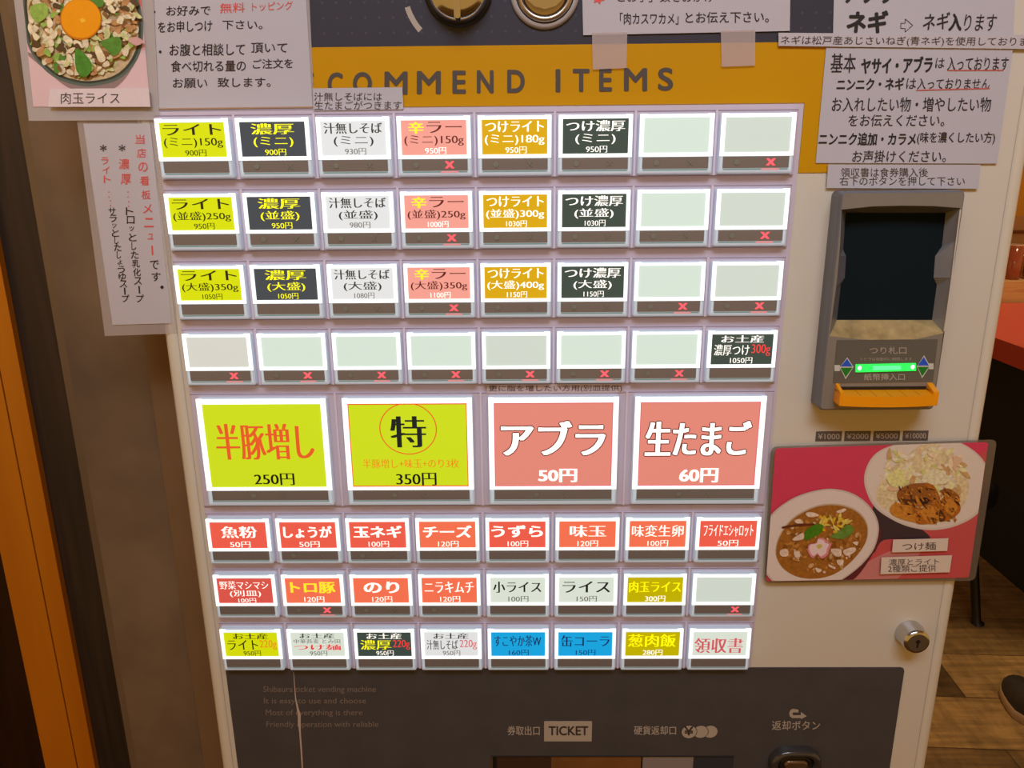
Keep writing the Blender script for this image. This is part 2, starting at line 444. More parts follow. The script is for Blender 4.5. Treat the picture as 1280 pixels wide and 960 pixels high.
# coin slot (chrome dome with a ridge) and ringed return knob, at the top of the picture
c = ca
mb = MB().rings(c, [(0.0205, 0.0006), (0.0205, 0.002), (0.0185, 0.0028)], black_m)
cs = mb.build('coin_slot', mach)
mb = MB().rings(c, [(0.0185, 0.002), (0.0182, 0.006), (0.0165, 0.0095), (0.012, 0.0115), (0.006, 0.0123)], chrome, n=48)
ridge = rrect(c[0] - 0.0019, c[1] - 0.0178, c[0] + 0.0019, c[1] + 0.0178, 0.0015)
mb.plate(ridge, 0.006, 0.0150, chrome)
mb.build('slot_dome', cs)
c2 = at(681, -10)
mb = MB().rings(c2, [(0.0208, 0.0006), (0.0208, 0.0018), (0.0192, 0.0030), (0.0178, 0.0026)], mat('grey_plastic_ring', (168, 160, 160), 0.4), n=48, cap_end=False)
rk = mb.build('return_knob', mach)
mb = MB().rings(c2, [(0.0178, 0.0010), (0.0165, 0.0045), (0.0150, 0.0050), (0.0135, 0.0030), (0.0128, 0.0014)], steel, n=48)
mb.plate([(c2[0] - 0.0118, c2[1] - 0.0042), (c2[0] - 0.0062, c2[1] - 0.0088), (c2[0], c2[1] - 0.0104), (c2[0] + 0.0062, c2[1] - 0.0088), (c2[0] + 0.0118, c2[1] - 0.0042)], 0.0012, 0.006, chrome)
mb.build('knob_face', rk)

# bed of the buttons: raised rows, ridges between the columns
ROWS = [0.0, -0.0450, -0.0904, -0.1358, None, -0.2706, -0.3153, -0.3606]
BW, BH = 0.0462, 0.0360
bed = MB()
bed.plate([(-0.0022, 0.0052), (0.4016, 0.0052), (0.3992, -0.3978), (-0.0016, -0.3978)], 0, 0.0010, bed_m)
def cellrow(v0, v1, n, pitch, off, u0, u1):
    bed.rbox(u0, v1, u1, v0, 0.0006, 0.001, 0.0022, bed_m, bev=0.0006)
    for i in range(n + 1):
        u = off + pitch * i
        if i not in (0, n):
            bed.plate([(u - 0.0007, v1 + 0.0005), (u + 0.0007, v1 + 0.0005), (u + 0.0007, v0), (u - 0.0007, v0)], 0.0022, 0.0032, rail_m)
    bed.flat([(u0, v0 - 0.0007), (u1, v0 - 0.0007), (u1, v0), (u0, v0)], 0.0023, groove_m)
    bed.flat([(u0, v1), (u1, v1), (u1, v1 + 0.0006), (u0, v1 + 0.0006)], 0.0023, groove_m)
for k, v in enumerate(ROWS):
    if v is None: continue
    if k == 4: continue
    lo = v - BH - 0.0013
    cellrow(v + 0.0020, lo, 8, 0.05, -0.0019, -0.0017, 0.3984)
cellrow(-0.1790, -0.2632, 4, 0.1, -0.0016, -0.0017, 0.3984)
bed.build('button_bed', mach)

# button materials
housing_m = mat('clear_button_plastic', (196, 206, 220), 0.18, emit=0.20, emit_rgb=(196, 216, 235), coat=0.5)
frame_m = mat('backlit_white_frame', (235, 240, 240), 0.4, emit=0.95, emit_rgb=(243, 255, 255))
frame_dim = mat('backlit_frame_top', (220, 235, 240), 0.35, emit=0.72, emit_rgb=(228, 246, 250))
side_m = mat('edge_lit_plastic', (186, 202, 214), 0.2, emit=0.36, emit_rgb=(200, 222, 240))
strip_m = mat('smoked_indicator_window', (126, 119, 118), 0.22, coat=0.4)
mark_m = mat('unlit_indicator_mark', (128, 132, 124), 0.4)
lit_m = mat('lit_red_cross', (250, 70, 80), 0.4, emit=1.25, emit_rgb=(255, 84, 96))
teal_m = mat('teal_plastic_edge', (120, 160, 164), 0.25, emit=0.15, emit_rgb=(120, 170, 176))
redglow_m = mat('red_lit_plastic_edge', (220, 160, 170), 0.25, emit=0.35, emit_rgb=(240, 130, 140))
CARD = {k: glow('backlit_film_' + k, c_) for k, c_ in dict(
    yellow=(210, 220, 10), lime=(200, 220, 30), navy=(62, 70, 78), white=(222, 226, 228), pink=(238, 158, 145), amber=(212, 165, 16),
    forest=(56, 72, 66), blank=(208, 226, 214), blankdim=(202, 214, 204), blankgrey=(208, 210, 202), red=(232, 92, 74), orange_red=(240, 112, 80),
    coral=(222, 134, 120), mint=(214, 226, 214), olive=(190, 176, 2), blue=(14, 164, 226), brick=(214, 84, 74)).items()}
def ink(name, rgb, e=0.0): return mat('ink_' + name, rgb, 0.5, emit=e)
INK = dict(dark=ink('dark', (42, 42, 16)), black=ink('black', (16, 20, 14)), grey=ink('grey', (58, 62, 64)), yellow=ink('yellow', (238, 240, 10), .8),
           white=ink('white', (248, 250, 245), .85), maroon=ink('maroon', (104, 32, 28), .10), star=ink('star', (250, 214, 40), .85), lgrey=ink('light_grey', (120, 122, 118), .12),
           redor=ink('red_orange', (214, 88, 40), .6), red=ink('red', (222, 60, 66), .6), orange=ink('orange', (222, 132, 30), .6), navy=ink('navy', (10, 50, 130), .15),
           bread=ink('bright_red', (230, 60, 60), .7), pinkred=ink('pink_red', (206, 92, 104), .55), teal=ink('dark_teal', (20, 44, 48)), outline=ink('outline', (120, 40, 36), .1),
           violet=ink('violet', (200, 70, 150), .5))
_house = {}
def button(row, col, u, v, w, h, card, lines, lit=False, marks=True, big=False, deco=None, frame_top=True):
    """one lit menu button: clear housing > white light frame, printed card, indicator window, lit cross"""
    d = 0.0022
    key = (big, round(w, 4), round(h, 4))
    mm = 0.001
    lb = 0.80 if big else (0.64 if h < 0.037 else 0.64)
    fl = 0.0040 if big else 0.0028
    ltop, lbot = (-0.0040 if big else -0.0026), (-h + 0.0145 if big else -0.0232)
    bar = lbot - (0.0024 if big else 0.0022)
    s0, s1 = bar - 0.0003, (bar - 0.0072 if not big else bar - 0.0076)
    # housing (shared mesh data between equal buttons)
    if key not in _house:
        hb = MB().rbox(u, v - h, u + w, v, 0.0012, d, d + 0.0046, housing_m, bev=0.0010)
        a = d + 0.00465
        hb.flat([(u + 0.0012, v + bar), (u + fl * 0.8, v + bar), (u + fl * 0.8, v - h + 0.002), (u + 0.0012, v - h + 0.002)], a, side_m)
        hb.flat([(u + w - fl * 0.8, v + bar), (u + w - 0.0012, v + bar), (u + w - 0.0012, v - h + 0.002), (u + w - fl * 0.8, v - h + 0.002)], a, side_m)
        hb.flat([(u + 0.003, v + s1 - 0.0012), (u + w - 0.003, v + s1 - 0.0012), (u + w - 0.003, v + s1 - 0.0004), (u + 0.003, v + s1 - 0.0004)], a, teal_m)
        o = hb.build('select_button', mach, origin=W(u + w / 2, v - h / 2, d))
        _house[key] = o.data
    else:
        o = bpy.data.objects.new('select_button', _house[key]); COL.objects.link(o)
        o.parent = mach; og = W(u + w / 2, v - h / 2, d); po = ORIG[mach.name]
        o.location = [og[i] - po[i] for i in range(3)]; ORIG[o.name] = og
    a = d + 0.0047
    fb = MB()
    tb = 0.0045
    fb.plate([(u + 0.0004, v + bar), (u + fl, v + bar), (u + fl, v - 0.0002), (u + 0.0004, v - 0.0002)], a - 0.0005, a + 0.0006, frame_m)
    fb.plate([(u + w - fl, v + bar), (u + w - 0.0004, v + bar), (u + w - 0.0004, v - 0.0002), (u + w - fl, v - 0.0002)], a - 0.0005, a + 0.0006, frame_m)
    fb.plate([(u + fl, v + bar), (u + w - fl, v + bar), (u + w - fl, v + lbot), (u + fl, v + lbot)], a - 0.0005, a + 0.0005, frame_m)
    tv = -0.0007 if not big else -0.0004
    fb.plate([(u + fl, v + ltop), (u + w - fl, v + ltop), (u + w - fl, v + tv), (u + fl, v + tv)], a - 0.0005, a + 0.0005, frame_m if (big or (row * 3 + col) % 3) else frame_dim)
    if not big:
        for s_ in (0, 1):
            a0 = u + fl if s_ == 0 else u + w - tb
            fb.plate([(a0, v - 0.0018), (a0 + tb - fl, v - 0.0018), (a0 + tb - fl, v - 0.0002), (a0, v - 0.0002)], a - 0.0004, a + 0.00055, frame_m)
    fb.build('light_frame', o)
    cb = MB()
    cu0, cu1, cv0, cv1 = u + fl, u + w - fl, v + lbot, v + ltop
    cb.plate([(cu0, cv0), (cu1, cv0), (cu1, cv1), (cu0, cv1)], a - 0.0004, a + 0.0001, CARD[card])
    cw, ch = cu1 - cu0, cv1 - cv0
    if deco: deco(cb, cu0, cv0, cw, ch, a + 0.0002)
    for ln in lines:
        body, x0_, y0_, x1_, y1_, ik = ln[:6]
        of = ln[6] if len(ln) > 6 else 0.012
        sm_ = ln[7] if len(ln) > 7 else 0.10
        glyph_h = (y1_ - y0_) * ch
        cb.text(body, cu0 + x0_ * cw, cv1 - y1_ * ch, cu0 + x1_ * cw, cv1 - y0_ * ch, a + 0.00025, INK[ik], off=of, smear=sm_ * 0.075)
    cb.build('menu_card', o)
    ib = MB()
    i0, i1 = u + 0.0026, u + w - 0.0026
    if big: i0, i1 = u + fl * 0.9, u + w - fl * 0.9
    ib.plate([(i0, v + s1), (i1, v + s1), (i1, v + s0), (i0, v + s0)], a - 0.0005, a + 0.00015, strip_m)
    vc = v + (s0 + s1) / 2
    uc = (u + w * 0.245, u + w * 0.70) if not big else (u + w * 0.37, u + w * 0.60)
    R_ = 0.0017
    if marks:
        ib.flat([(uc[0] + R_ * math.cos(t * math.pi / 8), vc + R_ * math.sin(t * math.pi / 8)) for t in range(16)], a + 0.0005, mark_m)
    def cross(m_, mt, r, th, dd):
        for s_ in (1, -1):
            m_.flat([(uc[1] - r - th, vc - s_ * r), (uc[1] - r + th, vc - s_ * r), (uc[1] + r + th, vc + s_ * r), (uc[1] + r - th, vc + s_ * r)], dd + s_ * 0.00001, mt)
    if marks and not lit: cross(ib, mark_m, 0.0016, 0.0004, a + 0.0005)
    ib.build('indicator_window', o)
    if lit:
        xb = MB(); cross(xb, lit_m, 0.0021, 0.0009, a + 0.0004)
        xb.flat([(uc[1] - 0.006, v + s1 - 0.0013), (uc[1] + 0.006, v + s1 - 0.0013), (uc[1] + 0.005, v + s1 - 0.0003), (uc[1] - 0.005, v + s1 - 0.0003)], a + 0.00005, redglow_m)
        xb.build('sold_out_cross', o)
    return o

TOP3 = ['(ミニ)', '(並盛)', '(大盛)']
def l3(a, b, c_, ia, ib_, ic, x0=0.06, x1=0.94, wide2=True, b1=0.02):
    """three centred lines: name, size, price"""
    w2 = (0.05, 0.95) if wide2 else (0.20, 0.80)
    return [(a, x0, 0.05, x1, 0.36, ia, b1, 0.32), (b, w2[0], 0.43, w2[1], 0.73, ib_, b1 * 0.5, 0.20), (c_, 0.36, 0.78, 0.68, 0.97, ic, b1 * 0.3, 0.10)]
rows_words = ['top', 'second', 'third', 'fourth', 'large middle', 'sixth', 'seventh', 'bottom']
cols_words = ['first', 'second', 'third', 'fourth', 'fifth', 'sixth', 'seventh', 'eighth']
CW = dict(yellow='yellow', lime='yellow', navy='black', white='white', pink='pink', amber='amber', forest='dark green', blank='blank', blankdim='blank', blankgrey='blank',
          red='red', orange_red='orange-red', coral='coral red', mint='pale green', olive='olive yellow', blue='blue', brick='brick red')
def place(row, col, card, lines, **kw):
    if row == 4:
        o = button(row, col, 0.0038 + 0.0998 * col, -0.1811, 0.0894, 0.0797, card, lines, big=True, **kw)
    else:
        h = BH if row < 4 else BH
        o = button(row, col, 0.05 * col - 0.0001, ROWS[row], BW if row < 4 else 0.0459, h, card, lines, **kw)
    tag(o, '%s lit menu button, %s from the left in the %s row%s' % (CW[card], cols_words[col], rows_words[row], ', with a red sold-out cross' if kw.get('lit') else ''), group='menu buttons of the ticket machine')
g = ['150g', '250g', '350g']; g2 = ['180g', '300g', '400g']
pr = [['900円', '900円', '930円', '950円', '950円', '950円'], ['950円', '950円', '980円', '1000円', '1030円', '1030円'], ['1050円', '1050円', '1080円', '1100円', '1150円', '1150円']]
for r in range(3):
    s_ = TOP3[r]; p = pr[r]
    place(r, 0, 'yellow', l3('ライト', s_ + g[r], p[0], 'dark', 'dark', 'dark'), marks=False)
    place(r, 1, 'navy', l3('濃厚', s_, p[1], 'yellow', 'yellow', 'yellow', 0.18, 0.82, False, 0.025), marks=r != 2)
    place(r, 2, 'white', l3('汁無しそば', s_, p[2], 'grey', 'grey', 'lgrey', 0.06, 0.94, False, 0.006))
    place(r, 3, 'pink', [('辛', 0.12, 0.05, 0.34, 0.38, 'star', 0.03, 0.3)] + l3('ラー', s_ + g[r], p[3], 'maroon', 'maroon', 'white', 0.40, 0.92, True, 0.012), lit=True)
    place(r, 4, 'amber', l3('つけライト', s_ + g2[r], p[4], 'white', 'white', 'white', 0.06, 0.94, True, 0.025))
    place(r, 5, 'forest', l3('つけ濃厚', s_, p[5], 'white', 'white', 'white', 0.06, 0.94, False, 0.025))
    place(r, 6, 'blank', [], lit=r == 2)
    place(r, 7, 'blankdim', [], lit=True)
for c_ in range(7): place(3, c_, 'blankgrey' if c_ == 0 else ('blankdim' if c_ == 4 else 'blank'), [], lit=True, marks=c_ > 0)
place(3, 7, 'forest', [('お土産', 0.16, 0.04, 0.84, 0.28, 'white', 0.02, 0.3), ('濃厚つけ', 0.05, 0.34, 0.62, 0.70, 'white', 0.012, 0.15),
                       ('300g', 0.66, 0.34, 0.96, 0.72, 'bread', 0.01, 0.12), ('1050円', 0.32, 0.77, 0.68, 0.97, 'white', 0.01, 0.1)], marks=False)
# four large buttons
def circle_deco(cb, u0, v0, w, h, d):
    cx_, cy_ = u0 + w * 0.5, v0 + h * 0.70
    r1x, r1y = 0.0198, 0.0188
    n = 48
    for i in range(n):
        a0, a1 = 2 * math.pi * i / n, 2 * math.pi * (i + 1) / n
        cb.flat([(cx_ + r1x * math.cos(a0), cy_ + r1y * math.sin(a0)), (cx_ + r1x * math.cos(a1), cy_ + r1y * math.sin(a1)),
                 (cx_ + (r1x - 0.0007) * math.cos(a1), cy_ + (r1y - 0.0007) * math.sin(a1)), (cx_ + (r1x - 0.0007) * math.cos(a0), cy_ + (r1y - 0.0007) * math.sin(a0))], d, INK['redor'])
    for a_, b_, c_, e_ in ((0, 0, 1, .014), (0, .986, 1, 1), (0, 0, .008, 1), (.992, 0, 1, 1)):
        cb.flat([(u0 + w * a_, v0 + h * b_), (u0 + w * c_, v0 + h * b_), (u0 + w * c_, v0 + h * e_), (u0 + w * a_, v0 + h * e_)], d, INK['redor'])
place(4, 0, 'lime', [('半豚増し', 0.09, 0.23, 0.91, 0.66, 'redor', 0.012, 0.75), ('250円', 0.38, 0.83, 0.72, 0.975, 'black', 0.012, 0.3)])
place(4, 1, 'lime', [('特', 0.36, 0.15, 0.64, 0.52, 'teal', 0.02, 0.6), ('半豚増し+味玉+のり3枚', 0.10, 0.66, 0.92, 0.77, 'orange', 0.0, 0.12), ('350円', 0.38, 0.83, 0.72, 0.985, 'black', 0.012, 0.3)], deco=circle_deco)
def shadow_copy(lines):
    out = []
    for l in lines:
        b_, x0_, y0_, x1_, y1_, ik = l[:6]
        out.append(l)
    return out
def thin_border(cb, u0, v0, w, h, d):
    for a_, b_, c_, e_ in ((0, 0, 1, .012), (0, .988, 1, 1), (0, 0, .008, 1), (.992, 0, 1, 1)):
        cb.flat([(u0 + w * a_, v0 + h * b_), (u0 + w * c_, v0 + h * b_), (u0 + w * c_, v0 + h * e_), (u0 + w * a_, v0 + h * e_)], d, INK['pinkred'])
def outlined(word, x0_, y0_, x1_, y1_, off):
    def f(cb, u0, v0, w, h, d):
        thin_border(cb, u0, v0, w, h, d)
        cb.text(word, u0 + x0_ * w, v0 + (1 - y1_) * h, u0 + x1_ * w, v0 + (1 - y0_) * h, d, INK['outline'], off=off, smear=0.045, grow=0.0007)
    return f
place(4, 2, 'coral', [('アブラ', 0.07, 0.22, 0.93, 0.62, 'white', 0.03, 0.6), ('50円', 0.38, 0.79, 0.70, 0.95, 'white', 0.03, 0.3)], deco=outlined('アブラ', 0.07, 0.22, 0.93, 0.62, 0.03))
place(4, 3, 'coral', [('生たまご', 0.06, 0.23, 0.93, 0.63, 'white', 0.03, 0.7), ('60円', 0.36, 0.79, 0.68, 0.96, 'white', 0.03, 0.3)], deco=outlined('生たまご', 0.06, 0.23, 0.93, 0.63, 0.03))
# three rows of small topping buttons
def l2(a, b, x0, x1, ia='white', ib_='white', y0=0.16, y1=0.60, off=0.03, sm_=0.35):
    return [(a, x0, y0, x1, y1, ia, off, sm_), (b, 0.33, 0.74, 0.69, 0.97, ib_, 0.005, 0.10)]
six = [('red', '魚粉', '50円', .20, .82), ('red', 'しょうが', '50円', .07, .92), ('red', '玉ネギ', '100円', .08, .92), ('orange_red', 'チーズ', '120円', .08, .92),
       ('red', 'うずら', '100円', .05, .94), ('orange_red', '味玉', '120円', .20, .82), ('orange_red', '味変生卵', '100円', .05, .95), ('red', 'フライドエシャロット', '50円', .07, .94)]
for c_, (cd, a_, b_, x0_, x1_) in enumerate(six):
    place(5, c_, cd, l2(a_, b_, x0_, x1_, off=0.012 if c_ in (0, 5, 6, 7) else 0.028, sm_=0.2 if c_ in (6, 7) else 0.4), marks=c_ in (1, 2))
place(6, 0, 'brick', [('野菜マシマシ', .05, .12, .93, .44, 'white', .0, .15), ('(別皿)', .22, .48, .78, .76, 'white', .005, .15), ('100円', .36, .80, .68, .98, 'white', .0, .08)], marks=False)
place(6, 1, 'orange_red', l2('トロ豚', '120円', .10, .90, 'star'), lit=True)
place(6, 2, 'orange_red', l2('のり', '120円', .20, .82))
place(6, 3, 'orange_red', l2('ニラキムチ', '120円', .06, .94, off=.02))
place(6, 4, 'mint', l2('小ライス', '100円', .06, .92, 'black', 'lgrey', off=.008), marks=False)
place(6, 5, 'mint', l2('ライス', '150円', .08, .92, 'black', 'lgrey', off=.008), marks=False)
place(6, 6, 'olive', l2('肉玉ライス', '300円', .04, .96, 'yellow', 'white', off=.012), marks=False)
place(6, 7, 'blankdim', [], lit=True, marks=False)
def om(word, x0, x1, iw, gram, ig, price, it, ip): return [('お土産', .18, .04, .82, .28, it, .008, .25), (word, x0, .32, x1, .72, iw, .012, .25)] + ([(gram, x1 + .04, .32, .97, .72, ig, .0, .12)] if gram else []) + [(price, .34, .76, .66, .98, ip, .0, .08)]
place(7, 0, 'yellow', om('ライト', .06, .62, 'dark', '220g', 'orange', '950円', 'dark', 'dark'), marks=False)
place(7, 1, 'mint', [('お土産', .18, .04, .82, .25, 'grey', .008, .25), ('中華蕎麦 とみ田', .06, .28, .92, .46, 'lgrey', .0, .08), ('つけ麺', .06, .50, .92, .74, 'red', .01, .3), ('950円', .34, .77, .66, .98, 'lgrey', .0, .08)], marks=False)
place(7, 2, 'forest', om('濃厚', .06, .62, 'yellow', '220g', 'bread', '950円', 'white', 'white'), marks=False)
place(7, 3, 'white', om('汁無しそば', .05, .62, 'grey', '220g', 'pinkred', '950円', 'grey', 'lgrey'), marks=False)
place(7, 4, 'blue', l2('すこやか茶W', '160円', .06, .92, 'navy', 'navy', .14, .60, .006, .2), marks=False)
place(7, 5, 'blue', l2('缶コーラ', '150円', .06, .94, 'navy', 'navy', .14, .60, .01, .25), marks=False)
place(7, 6, 'olive', l2('葱肉飯', '280円', .06, .92, 'yellow', 'white', .10, .62, .02, .3), marks=False)
place(7, 7, 'mint', [('領収書', .04, .26, .92, .88, 'pinkred', .01, .35)], marks=False)

# bill validator
val_m = mat('grey_metallic_plastic', (134, 129, 122), 0.38, 0.1, var=0.03, scale=60)
val_side = mat('dark_grey_plastic_side', (104, 106, 116), 0.35)
val_in = mat('lit_grey_inner_wall', (150, 152, 158), 0.3, 0.1)  # lighter grey of the right-hand walls paints the light they catch
lip_m = mat('polished_gold_grey_lip', (190, 166, 116), 0.28, 0.3, var=0.25, scale=120)
dv = 0.015
face = px([(1048, 238), (1209, 238.5), (1173, 510), (1023, 512)], dv)
u0, u1 = at(1055, 238, dv)[0], at(1209, 238, dv)[0]
v1, v0 = at(1130, 238.5, dv)[1], at(1100, 513, dv)[1]
u0 = at(1052, 239, dv)[0]; u1 = at(1208, 239, dv)[0]
def out(r): return rrect(u0, v0, u1, v1, r, 4)
opening = px([(1052, 262), (1090, 258), (1128, 257), (1166, 257.5), (1201, 260), (1196, 300), (1193, 322), (1190, 347), (1188.5, 358), (1180.5, 416),
              (1146, 424), (1110, 426), (1073, 424), (1037, 420), (1045, 360), (1046, 352), (1049, 320), (1050, 308)], dv)
backp = px([(1057, 266), (1090, 266), (1128, 266), (1156, 266), (1182, 266), (1177.5, 308), (1169, 320), (1167, 347), (1171, 356), (1165, 400),
            (1140, 400), (1110, 400), (1080, 400), (1046, 400), (1051, 356), (1056, 347), (1057.5, 320), (1054, 312)], 0.004)
val = MB()
val.loft([(out(0.003), 0.0), (out(0.003), dv - 0.0025), (rrect(u0 + .0004, v0 + .0004, u1 - .0004, v1 - .0004, .0028, 4), dv - 0.0007), (rrect(u0 + .0012, v0 + .0012, u1 - .0012, v1 - .0012, .002, 4), dv)], val_side, cap1=False)
# front face as a ring between outline and opening
oi = rrect(u0 + .0012, v0 + .0012, u1 - .0012, v1 - .0012, .002, 4)
def ring_face(mb_, outer, inner, d, mt):
    """flat ring between two outlines that both wind round the same middle"""
    mx_ = sum(p[0] for p in inner) / len(inner); my_ = (max(p[1] for p in inner) + min(p[1] for p in inner)) / 2
    def hit(poly, a):
        cx_, sx_ = math.cos(a), math.sin(a); best = 0.0
        for k in range(len(poly)):
            (x1, y1), (x2, y2) = poly[k - 1], poly[k]
            x1 -= mx_; y1 -= my_; x2 -= mx_; y2 -= my_
            den = (x2 - x1) * sx_ - (y2 - y1) * cx_
            if abs(den) < 1e-12: continue
            t = (y1 * cx_ - x1 * sx_) / den
            if -1e-6 <= t <= 1 + 1e-6:
                r_ = (x1 + (x2 - x1) * t) * cx_ + (y1 + (y2 - y1) * t) * sx_
                best = max(best, r_)
        return (mx_ + best * cx_, my_ + best * sx_)
    an = sorted(math.atan2(p[1] - my_, p[0] - mx_) for p in list(outer) + list(inner))
    A = [hit(inner, a) for a in an]; B = [hit(outer, a) for a in an]; n_ = len(an)
    mb_.add([W(*p, d) for p in A + B], [(k, (k + 1) % n_, n_ + (k + 1) % n_, n_ + k) for k in range(n_)], mt)
ring_face(val, oi, opening, dv, val_m)
vo = val.build('bill_validator', mach)
rc = MB()
n = len(opening)
pts = [W(*p, dv) for p in opening] + [W(*p, 0.004) for p in backp]
for i in range(n):
    j = (i + 1) % n
    mt = lip_m if i in (9, 10, 11, 12) else (val_in if 4 <= i <= 8 else val_side)
    rc.add([pts[i], pts[j], pts[n + j], pts[n + i]], [(0, 1, 2, 3)], mt)
rc.add([pts[n + i] for i in range(n)], [tuple(range(n))], mat('black_note_window', (26, 34, 38), 0.7, spec=0.0))
hl = px([(1199.5, 262), (1201.2, 262), (1196.2, 300), (1193.2, 322), (1190.2, 347), (1188.7, 358), (1181, 414), (1179.6, 414), (1187.3, 358), (1188.8, 347), (1191.8, 322), (1194.6, 300)], dv)  # thin bright strip painting the highlight along the right rim
rc.plate(hl, dv - .0006, dv + .0003, mat('painted_edge_highlight', (214, 214, 216), .25, .3))
rc.build('note_recess', vo)
fp = MB()
plate_m = mat('dark_grey_caption_plate', (96, 94, 88), 0.4)
fp.plate(px([(1046, 425), (1172, 424), (1166, 477), (1041, 479)], dv), dv, dv + 0.0003, plate_m)
e1 = dv + 0.0005
fp.textpx('つり札口', 1087, 433.5, 1133, 442.5, e1, low_ink, .012)
fp.textpx('トビラは自動的に開閉します', 1076, 446.8, 1140, 450.8, e1, low_ink, 0)
fp.textpx('紙幣挿入口', 1080, 467, 1131, 475.3, e1, low_ink, .012)
white_p = mat('white_print', (205, 205, 200), 0.5); blue_p = mat('blue_print', (24, 78, 190), 0.5, emit=.12); green_p = mat('green_print', (10, 120, 30), 0.5, emit=.08)
for x0_, y0_, x1_, y1_ in ((1043, 456.3, 1050, 463.8), (1161, 454.2, 1167, 461.5)): fp.flat(px([(x0_, y0_), (x1_, y0_), (x1_, y1_), (x0_, y1_)], e1), e1, white_p)
for T, Lf, Rt, Bm in (((1059, 446.5), (1049.5, 459.2), (1067, 458.6), (1057, 474)), ((1155, 444), (1145.8, 458), (1162.6, 457.5), (1152.5, 472.8))):
    fp.flat(px([T, Rt, Bm, Lf], e1), e1 + 0.0001, white_p)
    cxx = (T[0] + Bm[0]) / 2; cyy = (Lf[1] + Rt[1]) / 2
    sh = lambda q, k: (cxx + (q[0] - cxx) * k, cyy + (q[1] - cyy) * k)
    e2 = e1 + 0.0002
    fp.flat(px([sh(T, .84), (sh(Rt, .84)[0], cyy - .8), (sh(Lf, .84)[0], cyy - .8)], e2), e2, blue_p)
    fp.flat(px([sh(Bm, .84), (sh(Rt, .84)[0], cyy + .8), (sh(Lf, .84)[0], cyy + .8)], e2), e2, green_p)
fp.build('caption_plate', vo)
gl = MB()
gl.plate(px([(1069, 455.3), (1144, 453.6), (1144, 463), (1069, 464.8)], dv), dv + .0003, dv + 0.0012, mat('lit_green_bar', (40, 230, 90), .3, emit=1.0, emit_rgb=(30, 232, 84)))
for x in (1073.5, 1139.5):
    gl.flat([(at(x, 459.5, dv)[0] + .0013 * math.cos(t), at(x, 459.5 - (x - 1070) * .02, dv)[1] + .0016 * math.sin(t)) for t in [k * math.pi / 6 for k in range(12)]], dv + .0013, mat('green_led', (200, 255, 215), .3, emit=1.2))
gl.flat(px([(1090, 457), (1125, 456.4), (1125, 461.4), (1090, 462)], dv), dv + .00125, mat('green_bar_centre', (90, 250, 150), .3, emit=1.0))
gl.build('entry_light', vo)
orange_p = mat('orange_plastic', (246, 158, 6), 0.35)
tr = MB()
ua, ub = at(1043, 490, dv)[0], at(1164, 490, dv)[0]
vt_, vb_ = at(1100, 487, dv)[1], at(1100, 501, dv)[1]
tr.flat([(ua + .002, vt_ - .0005), (ub - .004, vt_ - .0005), (ub - .004, vt_ + .0022), (ua + .002, vt_ + .0022)], dv + .0003, black_m)
nn = 10
top = []; vsx = []
for i in range(nn + 1):
    t = i / nn; u = ua + (ub - ua) * t; bow = 0.0035 * (1 - (2 * t - 1) ** 2)
    vsx += [W(u, vt_, dv), W(u, vt_ - .0012, dv + .009 + bow), W(u, vb_ - .0006, dv + .009 + bow), W(u, vb_ - .0006, dv)]
tr.add(vsx, [(4 * i + k, 4 * i + k + 1, 4 * i + 5 + k, 4 * i + 4 + k) for i in range(nn) for k in range(3)], orange_p)
for ue, s_ in ((ua, 1), (ub, -1)):
    w_ = .0022 if s_ == 1 else .0036
    tr.box((min(ue, ue + s_ * w_), -(dv + .0095), Z0 + vb_), (max(ue, ue + s_ * w_), -dv, Z0 + vt_ + .0008), orange_p)
    a0, a1 = sorted((ue, ue + s_ * w_))
    tr.add([(a0, -dv, Z0 + vt_ + .0045), (a1, -dv, Z0 + vt_ + .0045), (a1, -(dv + .0095), Z0 + vt_ + .0008), (a0, -(dv + .0095), Z0 + vt_ + .0008), (a0, -dv, Z0 + vt_), (a1, -dv, Z0 + vt_)],
           [(0, 1, 2, 3), (0, 3, 4), (1, 5, 2)], orange_p)
for t in (.2, .35, .5, .65, .8):
    u = ua + (ub - ua) * t; bow = 0.0035 * (1 - (2 * t - 1) ** 2)
    tr.add([W(u, vt_ - .0001, dv + .001), W(u + .0005, vt_ - .0001, dv + .001), W(u + .0005, vt_ - .0011, dv + .009 + bow), W(u, vt_ - .0011, dv + .009 + bow)], [(0, 1, 2, 3)], mat('orange_groove', (206, 120, 4), .4))
tr.build('note_tray', vo)
# denomination stickers
stick = mat('grey_sticker', (92, 84, 82), 0.5)
for body, q in (('¥1000', (1019.5, 539.2, 1052, 551.5)), ('¥2000', (1055.5, 539, 1088, 551.2)), ('¥5000', (1091.6, 538.8, 1124.6, 550.9)), ('¥10000', (1128.4, 538.4, 1160, 550.6))):
    s = MB(); xa, ya, xb, yb = q
    s.plate(px([(xa + .6, ya), (xb + .6, ya - .3), (xb - .6, yb - .3), (xa - .6, yb)]), 0, 0.0003, stick)
    s.textpx(body, xa + 3, ya + 2.8, xb - 2.5, yb - 2.6, 0.0005, mat('pale_print', (188, 178, 172), .5), .008)
    tag(s.build('denomination_sticker', mach), 'grey sticker reading %s yen under the bill slot' % body[1:])
